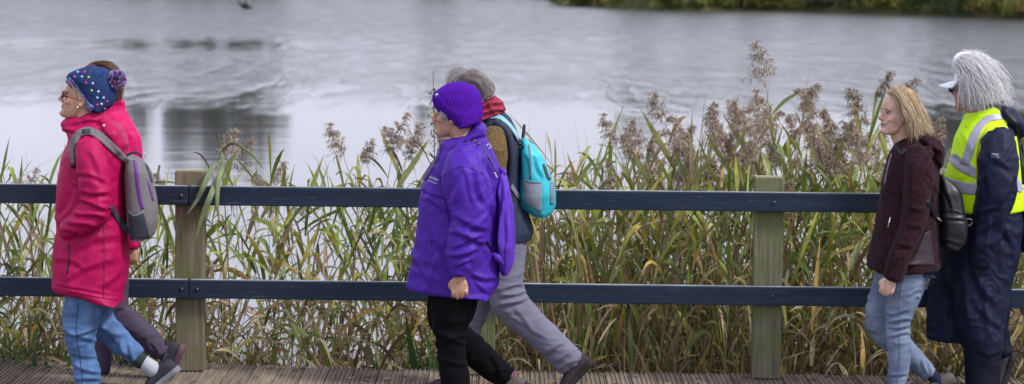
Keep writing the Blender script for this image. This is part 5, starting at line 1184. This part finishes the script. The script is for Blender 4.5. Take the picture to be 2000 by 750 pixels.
# ================================================================== reeds
leafmat = mat('reed_leaf', None, 0.5, var=0.25, vscale=9, trans=0.22, spec=0.3)
stemmat = mat('reed_stem', None, 0.6, var=0.25, vscale=20)
plumemat = mat('reed_plume', None, 0.9, var=0.25, vscale=30, trans=0.25)
def ribbons(base, d, L, W, droop, col, S=7, twist=None, R=None, fold=0.25, curl=None):
    """vectorised blades: base (n,3), d (n,3) start direction, L, W, droop (n,)"""
    n = len(base); d = d / np.linalg.norm(d, axis=1)[:, None]; t = np.linspace(0, 1, S)[None, :, None]
    L = L[:, None, None]; hz = d * [1, 1, 0]; hz = hz / (np.linalg.norm(hz, axis=1)[:, None] + 1e-6)
    P = base[:, None, :] + d[:, None, :] * L * t * (1 - 0.25 * droop[:, None, None] * t) + np.array([0, 0, -1.0]) * L * droop[:, None, None] * t ** 2.2 + hz[:, None, :] * L * 0.12 * droop[:, None, None] * t ** 2
    T = np.gradient(P, axis=1); T /= np.linalg.norm(T, axis=2)[:, :, None] + 1e-9
    up = np.array([0, 0, 1.0]) if R is None else None
    s0 = np.cross(d, [0, 0, 1.0]); s0 += R.normal(size=s0.shape) * 0.55 if R is not None else 0
    s = np.broadcast_to(s0[:, None, :], T.shape); s = s - T * (s * T).sum(2)[:, :, None]; s = s / (np.linalg.norm(s, axis=2)[:, :, None] + 1e-9)
    if twist is not None:
        b = np.cross(T, s); a = twist[:, None, None] * t; s = s * np.cos(a) + b * np.sin(a)
    nrm = np.cross(s, T)
    prof = np.clip(np.sin(np.pi * np.clip(t * 0.93 + 0.07, 0, 1)) ** 0.6, 0.05, 1) * np.where(t > .6, 1 - ((t - .6) / .4) ** 1.5 * .92, 1)
    w_ = W[:, None, None] * prof / 2
    A = P - s * w_ + nrm * w_ * fold; B = P; C = P + s * w_ + nrm * w_ * fold
    V = np.stack([A, B, C], 2).reshape(n, S * 3, 3)
    i = np.arange(S - 1)[:, None] * 3; j = np.arange(2)[None, :]
    q = np.stack([i + j, i + j + 1, i + 3 + j + 1, i + 3 + j], -1).reshape(-1, 4)
    F = (q[None] + (np.arange(n) * S * 3)[:, None, None]).reshape(-1, 4)
    tt = np.repeat(np.linspace(0, 1, S), 3)[None, :, None]
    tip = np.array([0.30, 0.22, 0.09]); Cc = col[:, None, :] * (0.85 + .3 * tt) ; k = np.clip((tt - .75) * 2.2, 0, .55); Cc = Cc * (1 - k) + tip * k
    return V.reshape(-1, 3), F, np.broadcast_to(Cc, (n, S * 3, 3)).reshape(-1, 3)
GREENS = np.array([(.105, .170, .045), (.150, .215, .060), (.085, .145, .060), (.120, .180, .110), (.20, .235, .065), (.165, .20, .12), (.075, .115, .04)])
GREENS = GREENS * np.array([1.62, 1.42, .85]); 
YELL = np.array([(.36, .30, .06), (.42, .28, .07), (.30, .27, .10)])
STRAW = 1.15 * np.array([(.34, .27, .16), (.27, .20, .115), (.21, .145, .085), (.40, .33, .21), (.145, .095, .06), (.24, .16, .10)])
def pick(A, R, n): return A[R.randint(0, len(A), n)] * R.uniform(.8, 1.2, (n, 1))
def make_plume(R, top, size, lean, dark):
    """feathery panicle drooping to one side"""
    Vs = []; n = 46
    ax = np.array([np.array([0, 0, 0.0])]); pts = []
    for t in np.linspace(0, 1, 14):
        pts.append(top + np.array([lean[0] * size * .55 * t ** 1.6, lean[1] * size * .4 * t ** 1.6, size * (t - .12 * t * t)]))
    pts = np.array(pts)
    base, d, L, dr = [], [], [], []
    for i in range(n):
        t = R.uniform(0, 1); p = np.array([np.interp(t, np.linspace(0, 1, 14), pts[:, a]) for a in range(3)])
        a = R.uniform(0, 6.28); out_ = np.array([math.cos(a) * .75 + lean[0] * .9, math.sin(a) * .75 + lean[1] * .9, R.uniform(.5, 1.4)])
        base.append(p); d.append(out_); L.append(size * (.18 + .38 * (1 - t)) * R.uniform(.7, 1.3)); dr.append(R.uniform(.25, .8))
    base, d, L, dr = map(np.array, (base, d, L, dr))
    c0 = np.array([(.36, .275, .20), (.46, .37, .28), (.26, .19, .135)]) * (0.62 if dark else 1.0)
    V1, F1, C1 = ribbons(base, d, L, np.full(n, .0035), dr, pick(c0, R, n), 5, R=R)
    # spikelets along each branch
    m_ = 7; idx = np.repeat(np.arange(n), m_ * 2); tt = np.tile(np.linspace(.2, 1, m_ * 2), n)
    S5 = V1.reshape(n, 5, 3, 3)[:, :, 1, :]
    q = np.array([[np.interp(t, np.linspace(0, 1, 5), S5[i, :, a]) for a in range(3)] for i, t in zip(idx, tt)])
    k = len(q); dd = d[idx] / np.linalg.norm(d[idx], axis=1)[:, None] + R.normal(size=(k, 3)) * .7 + [0, 0, -.5]
    V2, F2, C2 = ribbons(q, dd, R.uniform(.014, .034, k), R.uniform(.0025, .0058, k), R.uniform(0, .8, k), pick(np.concatenate([c0, [(.46, .38, .34)]]), R, k), 3, R=R)
    ax_v, ax_f = sweep(pts, np.linspace(.0025, .001, 14), None, 4, 1, False)
    return V1, F1, C1, V2, F2, C2
def reed_proto(seed, H, plume=True, leaves=9, green=.8, lean=0.1, psize=.27, dark=False, leafspan=(.2, .92)):
    R = np.random.RandomState(seed); a = R.uniform(0, 6.28) if lean < .3 else 0
    ln = np.array([R.choice([-1, 1]) * lean, R.uniform(-.4, .4) * lean, 0])
    t = np.linspace(0, 1, 9)[:, None]; st = np.array([0, 0, 1.0]) * t * (H - (psize if plume else 0)) * (1 - .08 * lean * t) + ln * H * t ** 2
    o = thing('reed', 'reed', 'reed', (0, 0, 0))
    V, F = sweep(st, np.linspace(.0042, .002, 9), None, 5, 2, False)
    c = np.array(STRAW[R.randint(3)] * .9 if R.rand() > green else np.array([.15, .17, .06]))
    make_mesh('stem', V, F, stemmat, o, np.tile(c, (len(V), 1)))
    tl = np.linspace(leafspan[0], leafspan[1], leaves) + R.uniform(-.03, .03, leaves)
    b = np.array([[np.interp(x, t[:, 0], st[:, q]) for q in range(3)] for x in tl]); az = np.where(np.arange(leaves) % 2 == 0, 0, math.pi) + R.normal(size=leaves) * .8 + R.uniform(0, 6)
    d = np.stack([np.cos(az), np.sin(az), R.uniform(1.0, 3.2, leaves)], 1); L = R.uniform(.30, .55, leaves) * (1 - .35 * np.abs(tl - .5)); 
    col = np.where((R.rand(leaves) < green)[:, None], pick(GREENS, R, leaves), np.where((R.rand(leaves) < .45)[:, None], pick(YELL, R, leaves), pick(STRAW, R, leaves)))
    low = np.clip((.42 - tl) / .2, 0, 1)[:, None]; col = col * (1 - low) + pick(STRAW, R, leaves) * low
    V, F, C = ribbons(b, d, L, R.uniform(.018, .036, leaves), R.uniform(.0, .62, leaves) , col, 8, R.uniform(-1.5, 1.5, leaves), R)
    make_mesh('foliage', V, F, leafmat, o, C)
    if plume:
        sgn = np.sign(ln[0]) if ln[0] else 1
        V1, F1, C1, V2, F2, C2 = make_plume(R, st[-1], psize, (sgn * R.uniform(.3, .9), R.uniform(-.3, .3)), dark)
        V = np.concatenate([V1, V2]); F = np.concatenate([F1, F2 + len(V1)]); make_mesh('plume', V, F, plumemat, o, np.concatenate([C1, C2]))
    o['h'] = H
    return o
def blade_proto(seed, H, n=9, spread=.16):
    R = np.random.RandomState(seed); o = thing('sedge_clump', 'sedge', 'sedge', (0, 0, 0))
    az = R.uniform(0, 6.28, n); b = np.stack([R.normal(size=n) * .05, R.normal(size=n) * .05, np.zeros(n)], 1); d = np.stack([np.cos(az) * spread, np.sin(az) * spread, np.ones(n)], 1)
    col = np.where((R.rand(n) < .62)[:, None], pick(GREENS[:4], R, n), pick(STRAW[:4], R, n))
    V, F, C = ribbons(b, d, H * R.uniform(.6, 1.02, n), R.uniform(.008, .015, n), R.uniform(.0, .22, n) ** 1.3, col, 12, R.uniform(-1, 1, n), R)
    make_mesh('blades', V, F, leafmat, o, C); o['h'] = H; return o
def copy_tree(o, loc, sc, rz, label, group):
    c = o.copy(); COL.objects.link(c); c.location = loc; c.scale = sc if isinstance(sc, tuple) else (sc,) * 3; c.rotation_euler = (0, 0, rz); c['label'] = label
    if group: c['group'] = group
    for ch in [q for q in list(CHILD.get(o.name, []))]:
        k = ch.copy(); COL.objects.link(k); k.parent = c
    return c
P_pl = [reed_proto(500 + i, 2.1, True, 10, .75, [.04, .08, .12, .18][i % 4], [.20, .26, .17, .22][i % 4], dark=(i % 3 == 0)) for i in range(12)]
P_gr = [reed_proto(600 + i, 1.7, False, 11, .8, [.06, .14, .22][i % 3]) for i in range(7)]
P_bl = [blade_proto(700 + i, 1.9) for i in range(5)]
CHILD = {o.name: [c for c in bpy.data.objects if c.parent == o] for o in P_pl + P_gr + P_bl}
for o in P_pl + P_gr + P_bl:
    for c in CHILD[o.name]: c.matrix_parent_inverse = Matrix.Identity(4)
BASEZ = -0.62
def place(protos, px, py, Y, label, group, R=rnd, thin=1.0):
    o = R.choice(protos); T = Q(px, py, Y); s = (T[2] - BASEZ) / o['h']; rz = R.choice([0, math.pi]) + R.uniform(-.5, .5)
    return copy_tree(o, (T[0], Y, BASEZ), (max(.75, min(1.15, s)) * thin, max(.75, min(1.15, s)) * thin, s), rz, label, group)
GR = 'plumed reeds behind the fence'
keys = [(1551, 66, 1.6, 'tallest plumed reed, standing alone above the others against the lake', None),
        (1990, 128, 1.2, 'plumed reed at the right hand edge beside the person in the yellow vest', None)]
for px, py, Y, lb, g in keys: place(P_pl[1:2], px, py, Y, lb, g)
KL = [(1290, 190), (1325, 205), (1395, 160), (1372, 215), (1420, 195), (1450, 230), (1472, 190), (1500, 150), (1515, 165), (1540, 215), (1590, 180), (1603, 215), (1640, 130), (1655, 160), (1700, 140), (1712, 165), (1675, 200), (1560, 190), (1610, 165)]
for px, py in KL: place(P_pl, px + rnd.uniform(-4, 4), py, rnd.uniform(.5, 2.4), 'plumed reed in the dense bed between the teal backpack and the brown fleece', 'plumed reeds of the dense bed on the right')
for i in range(70):
    px = rnd.uniform(1225, 1760); py = rnd.uniform(200, 360) + max(0, (1290 - px)) * .9
    place(P_pl, px, py, rnd.uniform(.3, 2.6), 'plumed reed in the dense bed between the teal backpack and the brown fleece', 'plumed reeds of the dense bed on the right')
for px, py in [(692, 228), (712, 208), (737, 212), (786, 222), (802, 240), (770, 262), (826, 205), (842, 170), (815, 290), (680, 262), (750, 300)]:
    place(P_pl, px, py, rnd.uniform(.4, 1.6), 'plumed reed in the small stand in front of the purple jacket', 'plumed reeds beside the purple jacket')
for px, py in [(18, 292), (75, 292), (40, 330), (100, 345), (5, 320)]:
    place(P_pl, px, py, rnd.uniform(.4, 1.4), 'plumed reed by the fence ahead of the raspberry coat', 'plumed reeds ahead of the raspberry coat')
for px, py in [(310, 236), (300, 290), (418, 262), (430, 300), (540, 334), (583, 340), (618, 350), (392, 330), (470, 352), (345, 330), (640, 350)]:
    place(P_pl, px, py, rnd.uniform(.35, 1.6), 'plumed reed in the sparse stretch behind the grey backpack', 'plumed reeds of the sparse stretch')
for px, py in [(1080, 310), (1095, 330), (1110, 350), (1005, 330), (1150, 340), (1190, 330), (1215, 300), (1945, 260), (1790, 340), (1850, 300)]:
    place(P_pl, px, py, rnd.uniform(.35, 1.6), 'plumed reed showing between walkers and fence', 'plumed reeds glimpsed between the walkers')
for i in range(70):
    px = rnd.choice([rnd.uniform(-20, 860), rnd.uniform(1000, 1760), rnd.uniform(1000, 2020)]); py = rnd.uniform(360, 450) if px > 1000 else rnd.uniform(415, 540)
    if 240 < px < 470: py -= 60
    place(P_gr, px, py, rnd.uniform(.3, 2.4), 'leafy green reed without a plume behind the fence', 'leafy reeds behind the fence')
for px, py in [(1005, 190), (1030, 165), (1060, 170), (1075, 150), (1120, 205), (1135, 215), (1100, 190), (1165, 240), (1200, 250), (1230, 150), (1250, 210), (1275, 140), (1400, 95), (1330, 170), (1045, 230), (1155, 280), (1470, 95), (1825, 200), (1880, 300), (100, 290), (640, 350)]:
    place(P_bl, px, py, rnd.uniform(.5, 1.6), 'clump of tall narrow sedge blades behind the fence', 'sedge clumps behind the fence')
for i in range(26):
    px = rnd.choice([rnd.uniform(1000, 1760), rnd.uniform(1180, 1740), rnd.uniform(0, 840)]); place(P_bl, px, rnd.uniform(190, 330) if px > 900 else rnd.uniform(330, 430), rnd.uniform(.3, 1.8), 'clump of tall narrow sedge blades behind the fence', 'sedge clumps behind the fence')
for o in P_pl + P_gr + P_bl:
    for c in CHILD[o.name]: bpy.data.objects.remove(c)
    bpy.data.objects.remove(o)
gs = {}
for o in bpy.data.objects:
    if o.get('group') and o.parent is None and (o.name.startswith('reed') or o.name.startswith('sedge')): gs.setdefault(o['group'], []).append(o)
fm = {'plumed reeds of the dense bed on the right': 'plumed reed, %s from the left in the dense bed right of the teal backpack', 'plumed reeds beside the purple jacket': 'plumed reed, %s from the left in the stand before the purple jacket',
      'plumed reeds ahead of the raspberry coat': 'plumed reed, %s from the left ahead of the raspberry coat', 'plumed reeds of the sparse stretch': 'plumed reed, %s from the left in the sparse stretch behind the grey backpack',
      'plumed reeds glimpsed between the walkers': 'plumed reed glimpsed between walkers, %s of its row from the left', 'leafy reeds behind the fence': 'leafy green reed without a plume, %s from the left behind the fence', 'sedge clumps behind the fence': 'clump of narrow sedge blades, %s from the left behind the fence'}
for g_, os_ in gs.items():
    if g_ in fm: number(os_, fm[g_])
# a reed leaning over the top rail beside the left post
R = np.random.RandomState(9); o = thing('leaning_reed', 'pale green reed leaves hanging over the top rail beside the brown post', 'reed', tuple(Q(436, 560, .2)))
V, F = sweep([Q(452, 700, .25), Q(444, 480, .24), Q(434, 330, .2), Q(428, 262, .16)], [.004, .0035, .003, .002], None, 6, 5); make_mesh('stem', V, F, stemmat, o, np.tile((.17, .15, .07), (len(V), 1)))
for pts in ([(432, 312, .18, 2), (412, 332, .0, 5), (398, 362, -.13, 5.5), (384, 392, -.14, 4), (366, 418, -.15, 1)], [(434, 330, .18, 2), (422, 352, -.02, 4), (412, 380, -.13, 6), (396, 420, -.14, 5), (380, 470, -.15, 1)],
            [(430, 290, .18, 2), (436, 320, .05, 4), (427, 352, -.08, 5), (424, 395, -.13, 4), (428, 430, -.14, 1)], [(428, 300, .16, 1.5), (455, 280, .1, 3), (490, 300, .08, 2.5), (515, 330, .08, .6)]):
    V, F = sweep([Q(a, b, c) for a, b, c, d in pts], [d * .00275 for a, b, c, d in pts], [.0015] * len(pts), 8, 5); make_mesh('leaf', V, F, leafmat, o, np.tile(np.array((.19, .25, .12)) * R.uniform(.8, 1.2), (len(V), 1)))
# dried dock spike
D0 = Q(846, 140, 0.6); D0[2] = BASEZ; top = Q(846, 140, 0.6)
o = thing('dock_plant', 'dried dark brown dock spike standing close to the purple hat', 'plant', tuple(D0))
st = [D0, (D0 + top) / 2 + [.02, 0, 0], top]; V, F = sweep(st, [.005, .004, .0015], None, 6, 5); make_mesh('stem', V, F, stemmat, o, np.tile((.10, .05, .035), (len(V), 1)))
R = np.random.RandomState(77); n = 260; t = R.uniform(.42, .96, n); P = D0 + (top - D0) * t[:, None] + R.normal(size=(n, 3)) * [.013, .013, .01]; side = R.rand(n) < .25; P[side] += np.stack([R.uniform(-.08, .08, side.sum()), 0 * P[side][:, 0], 0 * P[side][:, 0]], 1)
V, F, C = ribbons(P, R.normal(size=(n, 3)), R.uniform(.012, .025, n), R.uniform(.008, .014, n), R.uniform(0, .4, n), pick(np.array([(.13, .06, .045), (.09, .04, .03)]), R, n), 3, R=R); make_mesh('seeds', V, F, plumemat, o, C)
# broad green iris leaves low by the water
def iris(px, py, Y, seed, lb):
    R = np.random.RandomState(seed); T = Q(px, py, Y); H_ = T[2] - BASEZ; n = 18; o = thing('iris_clump', lb, 'plant', (T[0], Y, BASEZ), 'broad leaved clumps low behind the fence')
    az = R.uniform(0, 6.28, n); d = np.stack([np.cos(az) * .25, np.sin(az) * .2, np.ones(n)], 1)
    V, F, C = ribbons(np.array([(T[0], Y, BASEZ)]) + R.normal(size=(n, 3)) * [.09, .06, 0], d, H_ * R.uniform(.7, 1.05, n), R.uniform(.035, .055, n), R.uniform(0, .2, n), pick(np.array([(.055, .13, .035), (.085, .16, .04), (.05, .10, .045)]), R, n), 10, R.uniform(-.8, .8, n), R, .15)
    make_mesh('leaves', V, F, leafmat, o, C)
for i, (px, py) in enumerate([(25, 560), (70, 555), (110, 585), (5, 590), (55, 600), (265, 590), (300, 600), (215, 600)]): iris(px, py, rnd.uniform(.3, .8), 800 + i, 'broad dark green leaves at the foot of the fence around the raspberry coat')
number([o for o in bpy.data.objects if o.get('label', '').startswith('broad dark green leaves')], 'clump of broad dark green leaves, %s from the left around the raspberry coat')
for i, (px, py) in enumerate([(1835, 640), (1870, 655), (1850, 670)]): iris(px, py, .5, 820 + i, 'broad green leaves low between the pale jeans and the navy raincoat')
number([o for o in bpy.data.objects if o.get('label', '').startswith('broad green leaves low between')], 'broad green leaves, %s from the left between the pale jeans and navy raincoat')
for i, (px, py) in enumerate([(860, 560), (835, 600)]): iris(px, py, .5, 830 + i, 'broad green leaves low beside the black trousers')
number([o for o in bpy.data.objects if o.get('label', '').startswith('broad green leaves low beside')], 'broad green leaves, %s from the left beside the black trousers')
# undergrowth: nobody could count it
def dens(px): return np.interp(px, [-300, 0, 120, 300, 420, 640, 800, 1000, 1150, 1300, 2400], [.45, .5, .5, .42, .32, .40, .60, .85, .95, 1.0, 1.0])
def scatter(n, R, y0=.25, y1=3.0, pw=1.0, lo=0):
    X = R.uniform(-4.6, 4.6, n * 3); Y = y0 + (y1 - y0) * R.rand(n * 3) ** pw; px, _ = PROJ(np.stack([X, Y, np.zeros_like(X)], 1)); k = R.rand(n * 3) < np.maximum(dens(px), lo); deep = np.interp(px, [0, 800, 1100], [.45, .55, 1.0]); Y = y0 + (Y - y0) * deep
    return X[k][:n], Y[k][:n], px[k][:n]
R = np.random.RandomState(42); X, Y_, px = scatter(5600, R); n = len(X)
z = R.uniform(-.2, .98, n) * 1.0; z = np.where(px < 900, z - .25 * R.rand(n), z - .06)
hf = np.clip((z - .25) / .45 + R.normal(size=n) * .25, 0, 1)      # low growth is dead, upper growth green
az = R.uniform(0, 6.28, n); d = np.stack([np.cos(az), np.sin(az), R.uniform(.3, 4.2, n)], 1)
g_ = R.rand(n); isg = g_ < .12 + .66 * hf; isy = (~isg) & (R.rand(n) < .42)
lefty = px < 850; isg = isg | (lefty & (R.rand(n) < .4))
col = np.where(isg[:, None], pick(GREENS, R, n), np.where(isy[:, None], pick(YELL, R, n), pick(STRAW, R, n)))
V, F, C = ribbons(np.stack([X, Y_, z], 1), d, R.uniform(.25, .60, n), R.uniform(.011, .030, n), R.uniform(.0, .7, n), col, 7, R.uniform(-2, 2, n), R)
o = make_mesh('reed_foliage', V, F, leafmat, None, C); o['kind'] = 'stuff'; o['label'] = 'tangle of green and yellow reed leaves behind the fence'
R = np.random.RandomState(43); X, Y_, px = scatter(6600, R, .2, 3.6, 1.0, .62); n = len(X)
d = np.stack([R.normal(size=n) * .30, R.normal(size=n) * .25, np.ones(n)], 1); L = R.uniform(.5, 1.25, n) * np.where(px > 1000, 1, .72)
green = (R.rand(n) < np.where(px < 900, .45, .15))
col = np.where(green[:, None], pick(GREENS * .8, R, n), pick(STRAW, R, n) * .9)
V, F, C = ribbons(np.stack([X, Y_, np.full(n, BASEZ)], 1), d, L, R.uniform(.005, .013, n), R.uniform(-.05, .3, n), col, 8, R.uniform(-2, 2, n), R)
o = make_mesh('reed_litter', V, F, leafmat, None, C); o['kind'] = 'stuff'; o['label'] = 'dead straw coloured stems low in the reed bed'
# bent dead leaves hanging low, and seed heads in the tangle
R = np.random.RandomState(44); X, Y_, px = scatter(3600, R, .2, 2.4, 1.0, .6); n = len(X)
az = R.uniform(0, 6.28, n); d = np.stack([np.cos(az), np.sin(az), R.uniform(-.6, 1.4, n)], 1)
V, F, C = ribbons(np.stack([X, Y_, R.uniform(-.35, .42, n) - np.where(px < 900, .08, 0)], 1), d, R.uniform(.2, .45, n), R.uniform(.008, .022, n), R.uniform(.3, 1.1, n), pick(STRAW, R, n), 7, R.uniform(-3, 3, n), R)
o = make_mesh('dead_leaves', V, F, leafmat, None, C); o['kind'] = 'stuff'; o['label'] = 'bent brown dead reed leaves'
